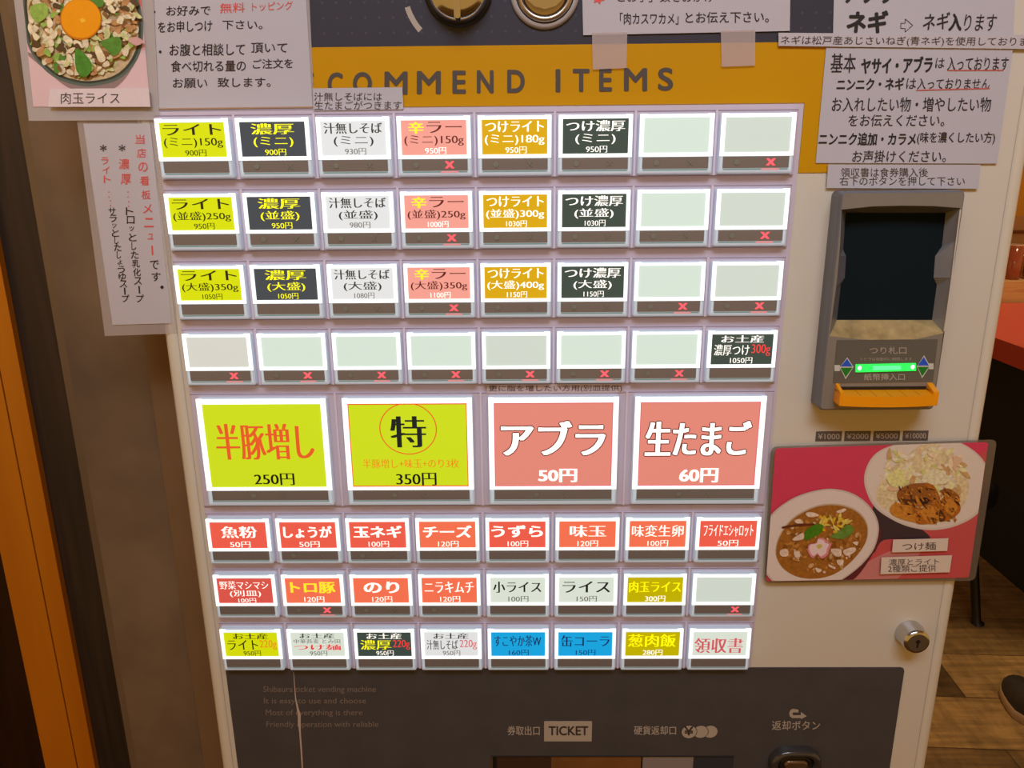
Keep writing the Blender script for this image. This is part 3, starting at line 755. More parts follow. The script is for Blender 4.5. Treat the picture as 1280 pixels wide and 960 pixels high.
# lock
lc = at(1136, 790.5)
lk = MB().rings(lc, [(0.0105, 0), (0.0105, 0.002), (0.0098, 0.004), (0.0095, 0.011), (0.0086, 0.0132), (0.0072, 0.0134)], chrome, n=40)
lo = lk.build('door_lock', mach)
kf = MB().rings(lc, [(0.0072, 0.0130), (0.0070, 0.0136)], mat('dull_lock_face', (110, 98, 80), .45, .6), n=32)
kf.flat([(lc[0] + a, lc[1] + b) for a, b in ((-.0006, -.004), (.0006, -.004), (.0006, .002), (-.0006, .002))], .0138, black_m)
kf.rings((lc[0], lc[1] + .0012), [(0.0016, 0.01385)], black_m, n=16)
kf.build('keyway', lo)

# lower dark panel, its print, the ticket outlet and the return button
LP = MB()
pl, prr, pt, pb = -0.0018, 0.5160, -0.3988, -0.62
ou0, ou1, ovt = at(614, 946)[0], at(917, 946)[0], at(760, 943.5)[1]
ovb = ovt - 0.07
cr = rrect(pl, pt - 0.05, prr, pt, 0.003)
LP.plate([(pl, ovt), (prr, ovt), (prr, pt - .003), (prr - .0009, pt - .0009), (prr - .003, pt), (pl, pt)], 0, .0008, low_m)
LP.plate([(pl, ovb), (ou0, ovb), (ou0, ovt), (pl, ovt)], 0, .0008, low_m)
LP.plate([(ou1, ovb), (prr, ovb), (prr, ovt), (ou1, ovt)], 0, .0008, low_m)
LP.plate([(pl, pb), (prr, pb), (prr, ovb), (pl, ovb)], 0, .0008, low_m)
e = .0010
for body, q in (('Shibaura ticket vending machine', (329, 857.8, 470, 867.2)), ('It is easy to use and choose', (330, 872.5, 457.5, 881.5)),
                ('Most of everything is there', (332, 887.0, 453, 896.2)), ('Friendly operation with reliable', (333, 901.8, 473, 910.8))):
    LP.textpx(body, *q, e, low_ink2, .004)
LP.textpx('券取出口', 634.5, 907.5, 674.5, 919, e, low_ink, .01)
LP.textpx('硬貨返却口', 792.5, 907.5, 845, 918.5, e, low_ink, .012)
LP.textpx('返却ボタン', 965, 901, 1025, 912.5, e, low_ink, .01)
LP.plate(rrect(*at(680, 925.5), *at(740, 900.5), .0006), .0008, .0011, low_ink)
LP.textpx('TICKET', 686, 908, 735, 919, .0013, mat('dark_print', (60, 50, 46), .6), .03)
for k, (cx_, rr) in enumerate(((887.5, 11.6), (875.5, 11.6), (861, 12))):
    cc = at(cx_, 913.5); rd = rr * .000482
    LP.flat([(cc[0] + rd * 1.09 * math.cos(t * math.pi / 16), cc[1] + rd * 1.09 * math.sin(t * math.pi / 16)) for t in range(32)], e + k * .0001, low_m)
    LP.flat([(cc[0] + rd * math.cos(t * math.pi / 16), cc[1] + rd * math.sin(t * math.pi / 16)) for t in range(32)], e + k * .0001 + .00005, low_ink)
LP.textpx('¥', 855.5, 908.5, 866.5, 919, .0014, mat('dark_print', (60, 50, 46), .6), .03)
# hooked return arrow
hk = [(998, 887), (998, 890.5), (991.5, 890.5), (990.3, 892.2), (991.5, 894), (1001, 894), (1001, 890), (1008.5, 895.2), (1001, 899), (1001, 897.6), (990, 897.6), (987, 895), (986.5, 891), (988, 887.5), (991, 886)]
LP.flat(px(hk, e), e, low_ink)
# pale tear running down the film
tear = [(367.5, 839), (369, 860), (370, 872), (372.5, 884), (374.5, 893), (374.6, 903), (375.5, 915), (377, 935), (378.5, 960), (380, 985)]
tw = [.3, .5, .7, 1.2, 1.9, 1.7, 1.0, 1.0, .8, .6]
LP.build('lower_panel', mach)
te = MB()
tp = [(x - w_, y) for (x, y), w_ in zip(tear, tw)] + [(x + w_, y) for (x, y), w_ in zip(tear, tw)][::-1]
te.plate(px(tp), .0008, .0011, mat('torn_white_film', (190, 170, 160), .6))
tag(te.build('film_tear', mach), 'pale tear running down the dark film')
# outlet: frame and flat bands, one brown band painting a wood-coloured reflection
to = MB()
inner_m = mat('brown_reflection_tray', (140, 96, 52), .3, .3, var=.2, scale=25); grey_in = mat('grey_tray', (150, 140, 138), .35, .2)
dk = mat('outlet_frame', (46, 42, 42), .35)
to.box((ou0, -.0016, Z0 + ovt - .0006), (ou1, .0, Z0 + ovt), dk)
to.box((ou0, -.0016, Z0 + ovb), (ou0 + .0012, 0, Z0 + ovt - .0006), steel)
to.box((ou0 + .0012, -.0012, Z0 + ovb), (ou0 + .0042, 0, Z0 + ovt - .0006), black_m)
xs_ = [ou0 + .0042, at(689, 955)[0], at(801, 955)[0], at(803, 955)[0], at(866, 955)[0], ou1]
for i, mt in enumerate((mat('dark_brown_tray', (64, 46, 34), .3), inner_m, black_m, grey_in, mat('dark_blue_tray', (52, 54, 62), .3))):
    to.box((xs_[i], -.0007, Z0 + ovb), (xs_[i + 1], -.0001, Z0 + ovt - .0006), mt)
to.build('ticket_outlet', mach)
rb = MB()
rcx = at(992, 950)
def oval(a, b, n=40): return [(rcx[0] + a * math.cos(2 * math.pi * i / n) * (1 if abs(math.cos(2 * math.pi * i / n)) > 2 else 1), rcx[1] + b * math.sin(2 * math.pi * i / n)) for i in range(n)]
def stad(a, b): return rrect(rcx[0] - a, rcx[1] - b, rcx[0] + a, rcx[1] + b, b * .98, 10)
bz = mat('dark_grey_gloss_bezel', (56, 54, 54), .18, .1, coat=.6)
rb.loft([(stad(.0205, .0145), .0008), (stad(.0200, .0140), .006), (stad(.0185, .0125), .0085), (stad(.0150, .0092), .0078), (stad(.0135, .0078), .003)], bz, cap1=True, smooth=True)
ro = rb.build('return_button', mach)
r2 = MB().loft([(stad(.0132, .0076), .003), (stad(.0128, .0072), .0058), (stad(.0112, .0057), .0062), (stad(.0096, .0042), .0044)], black_m, smooth=True)
r2.loft([(stad(.0095, .0042), .0045), (stad(.0092, .0039), .0060), (stad(.0078, .0026), .0066)], mat('brown_push_plate', (120, 92, 66), .2, .6), smooth=True)
r2.build('push_plate', ro)

# ------------------------------------------------------------------ paper notices on the machine
paper = mat('white_paper', (191, 188, 198), 0.75, var=0.015, scale=14)
paper_w = mat('warm_white_paper', (192, 187, 196), 0.75, var=0.015, scale=14)
pen = mat('black_marker', (36, 26, 34), 0.6)
pen_b = mat('bold_black_marker', (26, 22, 24), 0.6)
pen_r = mat('red_marker', (224, 84, 80), 0.6)
print_k = mat('black_laser_print', (64, 58, 60), 0.6)
def film(name, rgb, a): return mat(name, rgb, 0.12, alpha=a, coat=.5)
lam = film('laminate_film', (206, 200, 204), .55)
lamd = film('laminate_film_over_dark', (206, 196, 196), .34)
tape_m = film('clear_tape', (222, 206, 206), .36)
def sheet(quad, d, mt, mb_=None, t=0.0003, r=0):
    mb_ = mb_ or MB()
    mb_.plate(px(quad, d), d, d + t, mt)
    return mb_
# 1 laminated photo card of a rice bowl, top left
q = [(22, -60), (171, -60), (188, 133.5), (42, 133.5)]
card = MB()
d0 = 0.0018
card.plate(px([(10, -60), (189, -60), (199, 150), (36, 151)], d0), d0 - .0004, d0, lam)
card.plate(px(q, d0), d0, d0 + .0002, mat('pink_photo_ground', (226, 196, 204), .45))
L_ = [d0 + .0003]
def blob(mb_, pts, mt, quad, smooth=True, k=5):
    p = spline(pts, k) if smooth else pts
    p = clip(p, quad)
    if len(p) > 2:
        mb_.flat(px(p, L_[0]), L_[0], mt)
        L_[0] += 0.0000035
def rblob(cx_, cy_, rx, ry, n=7, jit=.3, rot=0):
    out_ = []
    for i in range(n):
        a = 2 * math.pi * i / n; r_ = 1 + random.uniform(-jit, jit)
        x, y = rx * r_ * math.cos(a), ry * r_ * math.sin(a)
        out_.append((cx_ + x * math.cos(rot) - y * math.sin(rot), cy_ + x * math.sin(rot) + y * math.cos(rot)))
    return out_
PLAIN = ('ground', 'rose', 'plate', 'bowl', 'caption', 'pink', 'salmon', 'yolk', 'shade', 'dark', 'fishcake')
def P(name, rgb): return mat('photo_print_' + name, rgb, .4, var=.02 if any(w in name for w in PLAIN) else .2, scale=420)
blob(card, [(20, -60), (172, -60), (178, 20), (28, 20)], P('salmon', (224, 110, 88)), q, False)
blob(card, [(178, 8), (188, 60), (60, 70), (30, 40)], P('pink', (224, 178, 182)), q)
Z = .1875
rim = [(p_[0] * Z, p_[1] * Z) for p_ in ((152, -30), (160, 150), (185, 300), (255, 420), (370, 520), (520, 570), (640, 572), (780, 535), (880, 450), (940, 330), (955, 180), (925, 0), (860, -130), (540, -260), (230, -140))]
blob(card, [(30, 62), (60, 90), (92, 112), (140, 112), (168, 80), (178, 50), (150, 90), (100, 100)], P('shade', (150, 128, 128)), q)
blob(card, rim, P('bowl_rim', (92, 108, 102)), q)
cxr, cyr = 104, 25
ri = [(cxr + (x - cxr) * .965, cyr + (y - cyr) * .955) for x, y in rim]
blob(card, ri, P('bowl_shine', (56, 66, 60)), q)
ri = [(cxr + (x - cxr) * .92, cyr + (y - cyr) * .92) for x, y in rim]
blob(card, ri, P('rice', (206, 184, 146)), q)
cols = [P('rice_pale', (226, 212, 182)), P('tan_meat', (190, 142, 92)), P('brown_meat', (136, 94, 54)), P('scallion', (150, 186, 84)), P('cabbage', (208, 212, 150)), P('cream', (236, 224, 190)), P('dark_gap', (92, 70, 44)), P('leaf', (88, 142, 52))]
for i in range(760):
    a = random.uniform(0, 2 * math.pi); r_ = math.sqrt(random.random())
    x, y = cxr + 68 * r_ * math.cos(a), 22 + 74 * r_ * math.sin(a)
    if y < -4: continue
    w_ = [4, 3, 2, 2, 3, 4, 2, .6]
    if x > 120 and y < 50: w_ = [3, 5, 2, 1, 2, 4, 2, .3]
    if x < 75: w_ = [5, 2, 1, 2, 3, 5, 1, .5]
    mt = random.choices(cols, w_)[0]
    s_ = random.uniform(2.2, 5.6)
    blob(card, rblob(x, y, s_ * 1.3, s_ * .75, 6, .35, random.uniform(0, 3)), mt, clip(ri, q) and q, True, 3)
for pts, nm, c_ in (([(94, 64), (100, 62), (114, 78), (112, 92), (103, 96), (95, 86)], 'leaf_bright', (74, 140, 46)), ([(126, 52), (148, 46), (152, 60), (143, 70), (133, 62)], 'leaf', 0),
                    ([(38, 8), (56, 4), (60, 18), (48, 28), (39, 20)], 'scallion', 0), ([(112, -2), (128, -3), (128, 8), (116, 7)], 'leaf', 0),
                    ([(118, 60), (124, 58), (132, 74), (124, 77)], 'cream', 0), ([(160, 50), (170, 46), (179, 52), (170, 57)], 'pink_meat', (214, 168, 168))):
    blob(card, pts, P(nm, c_) if c_ else MATS['photo_print_' + nm], q)
blob(card, [(cxr - 3 + 26 * math.cos(t * math.pi / 8), 24 + 26 * math.sin(t * math.pi / 8)) for t in range(16)], P('yolk_edge', (206, 120, 10)), q)
blob(card, [(cxr - 3 + 24.5 * math.cos(t * math.pi / 8), 23 + 24.5 * math.sin(t * math.pi / 8)) for t in range(16)], P('yolk', (244, 160, 6)), q)
blob(card, [(100, 24), (104, 23), (107, 26), (102, 28)], P('yolk_light', (252, 196, 60)), q)
blob(card, [(62, 111), (188, 110), (192, 136), (60, 136)], P('caption', (228, 214, 222)), q, False)
L_[0] += .0001
card.textpx('肉玉ライス', 76, 115.5, 149.5, 130, L_[0], print_k, 0)
tag(card.build('photo_card'), 'laminated photo card of an egg-topped rice bowl, top left of the machine', 'card')

# 2 handwritten topping notice
d = 0.0010
nb = MB()
nb.plate(px([(186, -60), (384, -60), (393, 138), (200, 140)], d), d - .0004, d, lam)
nb.plate(px([(190, -60), (379, -60), (391, 134), (199, 136.5)], d), d, d + .0003, paper)
nb.flat(px([(199, 135.4), (391, 133), (391, 134.6), (199, 137)], d + .0004), d + .0004, mat('brown_paper_edge', (176, 138, 104), .7))
e = d + .0005
nb.textpx('・', 191.5, 13.5, 194.5, 16.5, e, pen, .01); nb.textpx('・', 198.5, 63, 202, 66.5, e, pen, .01)
nb.textpx('お好みで', 208, 7.5, 263, 20, e, pen, .008, 1); nb.textpx('無料', 275, 4, 306, 16.5, e, pen_r, .004, 1); nb.textpx('トッピング', 315, 3, 366, 14, e, pen_r, 0, 2)
nb.textpx('をお申しつけ', 197.5, 27, 265, 41, e, pen, .008, 2); nb.textpx('下さい。', 278, 25.5, 328, 36.5, e, pen, .008)
nb.textpx('お腹と相談して', 212, 55, 306, 70, e, pen, .008, 1); nb.textpx('頂いて', 314, 53.5, 359, 66, e, pen, .008)
nb.textpx('食べ切れる量の', 213.5, 76, 307, 90, e, pen, .008, 1); nb.textpx('ご注文を', 316, 74, 366, 86, e, pen, .008, 1)
nb.textpx('お願い', 216, 98, 259, 110, e, pen, .008); nb.textpx('致します。', 272, 97, 338, 109, e, pen, .008, 0.5)
tag(nb.build('paper_notice'), 'handwritten white notice with red words beside the rice bowl card, top left', 'notice', 'paper notices on the machine')

# 3 tall laminated vertical notice
d = 0.0006
nb = MB()
nb.plate(px([(96, 150), (199, 150), (222, 417), (131, 420)], d), d - .0004, d, lamd)
nb.plate(px([(104.6, 154.6), (187.7, 154.6), (215, 404), (141, 406)], d), d, d + .0003, paper_w)
e = d + .0005
def vert(word, xa, ya, xb, yb, s_, mt, off=.008, sy=None):
    n_ = len(word)
    for i, ch in enumerate(word):
        t = i / max(n_ - 1, 1); x, y = xa + (xb - xa) * t, ya + (yb - ya) * t
        sx = s_ * (.62 if ch in 'ッョょゅュ' else 1); s2 = (sy or s_) * (.62 if ch in 'ッョょゅュ' else 1)
        if ch == 'ー': nb.flat(px([(x - .9, y - s2 / 2), (x + .9, y - s2 / 2), (x + 1.6, y + s2 / 2), (x - .2, y + s2 / 2)], e), e, mt); continue
        if ch in '‥：': 
            for dy in (-3, 3): nb.flat(px(rblob(x, y + dy, .9, .9, 6, 0), e), e, mt)
            continue
        if ch == '。': nb.flat(px(rblob(x, y, 2.2, 2.2, 8, 0), e), e, mt); continue
        if ch == 'し': sx *= .6
        nb.textpx(ch, x - sx / 2, y - s2 / 2, x + sx / 2, y + s2 / 2, e, mt, off)
vert('当店の看板メニュー', 175, 174, 190, 313, 11.5, pen_r, .004); vert('です', 193, 331, 195, 346, 11, pen); vert('。', 202.5, 359, 202.5, 359, 5, pen)
vert('*', 152.5, 185, 152.5, 185, 8, print_k, 0.03); vert('濃厚', 155, 205, 157.5, 224, 13, pen_r, .004); vert('：', 160, 243, 160, 243, 5, pen_r); vert('‥', 161, 255, 161, 255, 5, pen_r)
vert('トロッとした乳化スープ', 162, 264, 175, 373, 9.5, pen)
vert('*', 129, 185, 129, 185, 8, print_k, 0.03); vert('ライト', 131, 201, 134, 224, 9, pen_r, .002); vert('：', 136, 243, 136, 243, 5, pen_r); vert('‥', 138, 254, 138, 254, 5, pen_r)
vert('サラッとしたしょうゆスープ', 140, 264, 157, 373, 9, pen)
tag(nb.build('paper_notice'), 'tall laminated notice with vertical red and black handwriting, left edge of machine', 'notice', 'paper notices on the machine')

# 4 small label over the left end of the lettering band
d = 0.0016
nb = sheet([(391, 110.5), (503, 109), (504.5, 136.5), (392, 138)], d, paper)
nb.textpx('汁無しそばには', 392.5, 115.5, 477.5, 126, d + .0005, print_k, 0); nb.textpx('生たまごがつきます', 393, 126.5, 502, 137, d + .0005, print_k, 0, .5)
tag(nb.build('printed_label'), 'small printed two-line label under the yellow lettering band, left end', 'label', 'printed labels on the machine')

# 5 taped handwritten notice at the top
d = 0.0012
nb = sheet([(726, -80), (989, -80), (987, 38.7), (729, 44)], d, paper_w)
e = d + .0005
star = []
for i in range(14):
    a = 2 * math.pi * i / 14; r_ = 9 if i % 2 else 5.5
    star.append((748 + r_ * math.cos(a), -3 + r_ * math.sin(a) * .95))
nb.flat(px(star, e), e, pen_r)
nb.textpx('とお手」数をおかけ', 772, -10, 892, 2.5, e, pen, .006)
nb.textpx('「肉カスワカメ」', 775, 16, 848, 30.5, e, pen, .008, 0); nb.textpx('とお伝え下さい。', 857, 15, 961, 29, e, pen, .008, 1)
no = nb.build('paper_notice')
tag(no, 'white handwritten notice held by two strips of clear tape, top centre beside the knobs', 'notice', 'paper notices on the machine')
for q in ([(740, 41), (784, 40), (783, 85), (741, 87)], [(901, 38), (944, 37), (943.5, 82), (902, 83.5)]):
    t = MB().plate(px(q, d + .0004), d + .0004, d + .0006, tape_m); t.build('tape', no)

# 6 notice of the leek option, top right
d = 0.0010
nb = sheet([(1044, -80), (1272, -80), (1266, 52), (1041, 48)], d, paper)
e = d + .0005
nb.textpx('アブラ', 1056, -26, 1116, 3.5, e, pen_b, .03, 0, 3); nb.textpx('アブラ入ります', 1153, -27, 1250, -3, e, pen, .01, 0, 3)
nb.textpx('ネギ', 1058.5, 14, 1107, 40.5, e, pen_b, .045, 0, 3)
ar = [(1126, 29), (1131.5, 29), (1131.5, 23.5), (1141, 31.5), (1131.5, 40), (1131.5, 35.5), (1126, 35.5)]
for k in range(len(ar)):
    a_, b_ = ar[k], ar[(k + 1) % len(ar)]
    vx, vy = b_[0] - a_[0], b_[1] - a_[1]; ll = math.hypot(vx, vy); nx, ny = -vy / ll * .4, vx / ll * .4
    nb.flat(px([(a_[0] + nx, a_[1] + ny), (b_[0] + nx, b_[1] + ny), (b_[0] - nx, b_[1] - ny), (a_[0] - nx, a_[1] - ny)], e), e, print_k)
nb.textpx('ネギ', 1153, 17, 1185, 38, e, pen, .012, 2, 3); nb.textpx('入', 1186, 17.5, 1201, 38, e, pen_b, .04, 0, 2); nb.textpx('ります', 1204, 18, 1244, 38.5, e, pen, .004, 0, 3)
tag(nb.build('paper_notice'), 'handwritten white notice with an arrow and bold black words, top right corner', 'notice', 'paper notices on the machine')
# 7 narrow strip
d = 0.0018
nb = sheet([(973, 41), (1300, 44), (1300, 61.5), (973, 57.5)], d, mat('grey_white_paper', (196, 190, 198), .75))
nb.textpx('ネギは松戸産あじさいねぎ(青ネギ)を使用しております', 975.5, 44.5, 1298, 57, d + .0005, print_k, 0, -2, 1)
tag(nb.build('paper_strip'), 'narrow printed paper strip between two handwritten notices, top right', 'notice', 'paper notices on the machine')
# 8 large handwritten notice on the right
d = 0.0010
nb = sheet([(1032.5, 60), (1266, 60), (1246, 204.5), (1019.5, 203.7)], d, paper)
e = d + .0005
def zl(body, x0_, y0_, x1_, y1_, mt, off, tilt=0, slant=1.5): nb.textpx(body, 960 + x0_ / 4, y0_ / 4, 960 + x1_ / 4, y1_ / 4, e, mt, off, tilt, slant)
zl('基本', 312, 268, 436, 364, pen, .006); zl('ヤサイ・アブラ', 465, 290, 818, 368, pen_b, .03, 2); zl('は', 836, 290, 880, 340, pen, .004); zl('入っております', 895, 285, 1200, 352, pen, .006, 0)
zl('ニンニク・ネギ', 343, 392, 676, 452, pen_b, .03, 1); zl('は', 690, 392, 738, 444, pen, .004); zl('入っておりません', 745, 392, 1106, 446, pen, .006, 0)
zl('お入れしたい物・増やしたい物', 318, 486, 1112, 558, pen, .006); zl('をお伝えください。', 400, 572, 880, 632, pen, .006)
zl('ニンニク追加・カラメ', 253, 664, 736, 726, pen_b, .026, 0); zl('(味を濃くしたい方)', 744, 660, 1132, 722, pen, .010); zl('お声掛けください。', 420, 752, 888, 812, pen, .006)
for x0_, y0_, x1_, y1_ in ((900, 352, 1178, 352), (742, 452, 1110, 442)):
    nb.flat(px([(960 + x0_ / 4, y0_ / 4 - .8), (960 + x1_ / 4, y1_ / 4 - .8), (960 + x1_ / 4, y1_ / 4 + .5), (960 + x0_ / 4, y0_ / 4 + .5)], e + .0001), e + .0001, mat('red_underline', (206, 92, 92), .6))
tag(nb.build('paper_notice'), 'large six-line handwritten notice with red underlines above the bill slot', 'notice', 'paper notices on the machine')
# 9 receipt label
d = 0.0016
nb = sheet([(1035, 205.5), (1225.5, 206), (1222.5, 236), (1033, 235)], d, paper)
nb.textpx('領収書は食券購入後', 1051, 209.7, 1160, 221.2, d + .0005, print_k, 0); nb.textpx('右下のボタンを押して下さい', 1049.5, 220.8, 1206, 232, d + .0005, print_k, 0)
tag(nb.build('printed_label'), 'small printed two-line label directly on top of the bill slot housing', 'label', 'printed labels on the machine')
# 10 strip over the large button
d = 0.0026
nb = sheet([(608.5, 480.8), (779, 479.5), (779.5, 490.5), (608.5, 491.5)], d, mat('pinkish_label', (196, 178, 182), .6))
nb.textpx('更に脂を増したい方用(別皿提供)', 611, 481.6, 777.5, 490.4, d + .0005, mat('label_print', (70, 58, 66), .6), 0, .5)
tag(nb.build('printed_label'), 'thin one-line printed label above the coral red third large button', 'label', 'printed labels on the machine')

# 11 laminated photo card of dipping noodles on the right
d0 = 0.0040
q = [(969, 560.5), (1235.3, 552.6), (1211, 721.8), (957.5, 726.5)]
card = MB()
def rq(pts, r):
    """round the corners of a px quad"""
    out_ = []
    n_ = len(pts)
    for i in range(n_):
        a, b, c_ = pts[i - 1], pts[i], pts[(i + 1) % n_]
        la = math.hypot(a[0] - b[0], a[1] - b[1]); lc_ = math.hypot(c_[0] - b[0], c_[1] - b[1])
        pa = (b[0] + (a[0] - b[0]) * r / la, b[1] + (a[1] - b[1]) * r / la); pc = (b[0] + (c_[0] - b[0]) * r / lc_, b[1] + (c_[1] - b[1]) * r / lc_)
        for k in range(5):
            t = k / 4; out_.append(tuple((1 - t) ** 2 * pa[m_] + 2 * t * (1 - t) * b[m_] + t * t * pc[m_] for m_ in (0, 1)))
    return out_
card.plate(px(rq([(964, 558.5), (1246.5, 549.5), (1219, 726), (955, 729)], 8), d0), d0 - .0004, d0, film('laminate_card_edge', (128, 112, 96), .5))
card.plate(px(rq(q, 4), d0), d0, d0 + .0002, P('crimson_ground', (216, 62, 96)))
L_[0] = d0 + .0003
blob(card, [(1100, 630), (1240, 560), (1240, 720), (1085, 728), (1090, 690)], P('rose_ground', (202, 82, 84)), q, False)
blob(card, [(1050, 727), (1110, 690), (1150, 690), (1110, 730)], P('pale_rose', (206, 130, 126)), q)
blob(card, [(1090, 640), (1104, 630), (1160, 668), (1150, 674), (1105, 675), (1092, 690)], P('dark_tray', (62, 46, 54)), q)
blob(card, [(1045, 728), (1075, 700), (1092, 668), (1101, 660), (1098, 680), (1070, 722)], P('dark_maroon', (100, 34, 44)), q)
z2p = lambda pts: [(1080 + x * .1354, 550 + y * .1354) for x, y in pts]
z3p = lambda pts: [(950 + x * .1354, 600 + y * .1354) for x, y in pts]
b2 = z2p([(3, 330), (60, 180), (180, 80), (420, 10), (640, -15), (860, 15), (1010, 95), (1110, 200), (1160, 330), (1140, 520), (1050, 680), (860, 790), (640, 832), (430, 805), (250, 730), (100, 620), (20, 470)])
blob(card, b2, P('plate_edge', (214, 200, 190)), q)
cxr, cyr = 1080 + 570 * .1354, 550 + 400 * .1354
blob(card, [(cxr + (x - cxr) * .965, cyr + (y - cyr) * .965 - .6) for x, y in b2], P('plate', (226, 212, 200)), q)
blob(card, z2p([(110, 540), (150, 400), (250, 260), (400, 140), (520, 50), (680, 40), (800, 120), (900, 250), (960, 380), (960, 500), (880, 640), (640, 770), (400, 740), (200, 640)]), P('noodle_bed', (224, 204, 160)), q)
pale = [P('cabbage_pale', (232, 222, 170)), P('noodle_cream', (236, 214, 176)), P('noodle_tan', (206, 166, 110)), P('cabbage_green', (214, 212, 130)), P('noodle_pink', (226, 190, 156)), P('noodle_white', (232, 222, 200))]
for i in range(150):
    a = random.uniform(0, 2 * math.pi); r_ = math.sqrt(random.random())
    x, y = 540 + 400 * r_ * math.cos(a), 330 + 300 * r_ * math.sin(a)
    if y > 330 + 250 and x > 350: continue
    s_ = random.uniform(18, 48)
    blob(card, z2p(rblob(x, y, s_ * 1.4, s_ * .6, 6, .35, random.uniform(0, 3))), random.choices(pale, [4, 4, 1.3, 3, 2, 4])[0], q, True, 3)
blob(card, z2p([(210, 330), (330, 270), (380, 330), (360, 420), (260, 430)]), P('cabbage_leaf', (228, 224, 150)), q)
blob(card, z2p([(530, 360), (640, 270), (780, 340), (760, 400), (600, 410)]), P('cabbage_white', (230, 222, 184)), q)
br = [P('pork_brown', (152, 92, 40)), P('pork_dark', (92, 50, 26)), P('pork_gold', (204, 134, 48)), P('pork_amber', (180, 104, 30)), P('pork_black', (54, 26, 26))]
for pts, k in (([(240, 640), (300, 580), (480, 620), (560, 700), (520, 760), (420, 750), (280, 700)], 2), ([(310, 480), (420, 410), (560, 400), (650, 430), (660, 540), (600, 600), (480, 610), (340, 580)], 0),
               ([(320, 540), (430, 550), (520, 540), (560, 600), (450, 605), (350, 590)], 1), ([(560, 400), (640, 420), (700, 530), (700, 640), (680, 760), (600, 775), (480, 765), (520, 660), (620, 600), (660, 520)], 3),
               ([(520, 660), (600, 600), (660, 640), (690, 740), (600, 770)], 2), ([(710, 560), (800, 500), (870, 560), (890, 650), (820, 720), (720, 740)], 3), ([(740, 560), (830, 550), (860, 640), (800, 700), (750, 640)], 2),
               ([(700, 470), (790, 450), (880, 520), (860, 560), (760, 510)], 0), ([(500, 560), (560, 530), (610, 560), (580, 590), (520, 590)], 4), ([(730, 480), (810, 490), (790, 520), (740, 510)], 1),
               ([(480, 510), (520, 570), (540, 610), (500, 610), (480, 560)], 2), ([(700, 640), (750, 700), (740, 745), (695, 745)], 1)):
    blob(card, z2p(pts), br[k], q)
for i in range(170):
    x, y = random.uniform(250, 870), random.uniform(430, 750)
    if y > 560 + (x - 250) * .8 or (x > 760 and y < 480) or (x < 330 and y < 560): continue
    blob(card, z2p(rblob(x, y, random.uniform(8, 34), random.uniform(4, 9), 6, .4, random.uniform(.2, 1.4))), random.choices(br, [3, 2, 3, 3, .6])[0], q, True, 3)
b1 = z3p([(40, 420), (95, 330), (190, 240), (320, 160), (480, 105), (650, 80), (820, 110), (960, 190), (1060, 310), (1098, 450), (1060, 620), (960, 760), (820, 880), (640, 980), (400, 1010), (150, 960), (20, 800), (-10, 600)])
blob(card, b1, P('bowl_edge', (206, 192, 184)), q)
cxr, cyr = 950 + 560 * .1354, 600 + 560 * .1354
blob(card, [(cxr + (x - cxr) * .97, cyr + (y - cyr) * .97) for x, y in b1], P('bowl_white', (228, 214, 208)), q)
soup = z3p([(150, 640), (190, 510), (290, 375), (420, 290), (560, 240), (720, 235), (860, 275), (950, 350), (990, 450), (975, 570), (900, 690), (790, 800), (660, 880), (500, 912), (350, 895), (230, 830), (165, 740)])
blob(card, [(cxr + (x - cxr) * 1.02, cyr + (y - cyr) * 1.02 - 1) for x, y in soup], P('bowl_inner', (198, 176, 152)), q)
blob(card, soup, P('broth', (164, 104, 38)), q)
sp = [P('broth_light', (190, 130, 60)), P('broth_dark', (136, 82, 28)), P('onion', (226, 200, 168)), P('onion_tan', (206, 164, 112))]
for i in range(170):
    a = random.uniform(0, 2 * math.pi); r_ = math.sqrt(random.random()) * .93
    x, y = 565 + 390 * r_ * math.cos(a), 575 + 300 * r_ * math.sin(a)
    s_ = random.uniform(8, 24)
    blob(card, z3p(rblob(x, y, s_ * 1.2, s_ * .8, 6, .35, random.uniform(0, 3))), random.choices(sp, [5, 5, 1.1, 2])[0], q, True, 3)
for pts in ([(420, 310), (470, 295), (545, 325), (460, 345)], [(705, 290), (780, 262), (795, 280), (740, 305)], [(305, 540), (395, 490), (400, 545), (320, 560)], [(185, 650), (250, 640), (258, 700), (195, 702)],
            [(320, 375), (370, 360), (400, 395), (340, 400)], [(315, 660), (365, 660), (370, 710), (325, 712)], [(655, 640), (745, 640), (745, 700), (690, 700)], [(770, 650), (870, 620), (880, 660), (800, 700)],
            [(635, 780), (695, 805), (690, 822), (640, 800)], [(515, 810), (570, 830), (545, 855), (520, 840)], [(710, 740), (770, 740), (760, 785), (720, 780)], [(855, 575), (905, 570), (895, 605)]):
    blob(card, z3p(pts), P('onion_white', (232, 208, 188)), q)
blob(card, z3p([(205, 432), (290, 415), (480, 400), (485, 415), (300, 435), (215, 447)]), P('stick_brown', (104, 46, 26)), q)
for i in range(26):
    x, y = random.uniform(540, 850), random.uniform(335, 500)
    if (x - 690) ** 2 / 160 ** 2 + (y - 410) ** 2 / 85 ** 2 > 1: continue
    blob(card, z3p(rblob(x, y, 38, 12, 6, .35, random.uniform(0, 3))), random.choice([P('yuzu_yellow', (226, 180, 34)), P('yuzu_pale', (228, 206, 96))]), q, True, 3)
blob(card, z3p([(415, 545), (415, 480), (480, 425), (550, 405), (585, 425), (560, 490), (470, 540), (425, 560)]), P('spinach', (72, 132, 22)), q)
blob(card, z3p([(650, 520), (730, 470), (800, 415), (855, 430), (860, 480), (780, 540), (700, 540)]), P('spinach_pale', (104, 144, 56)), q)
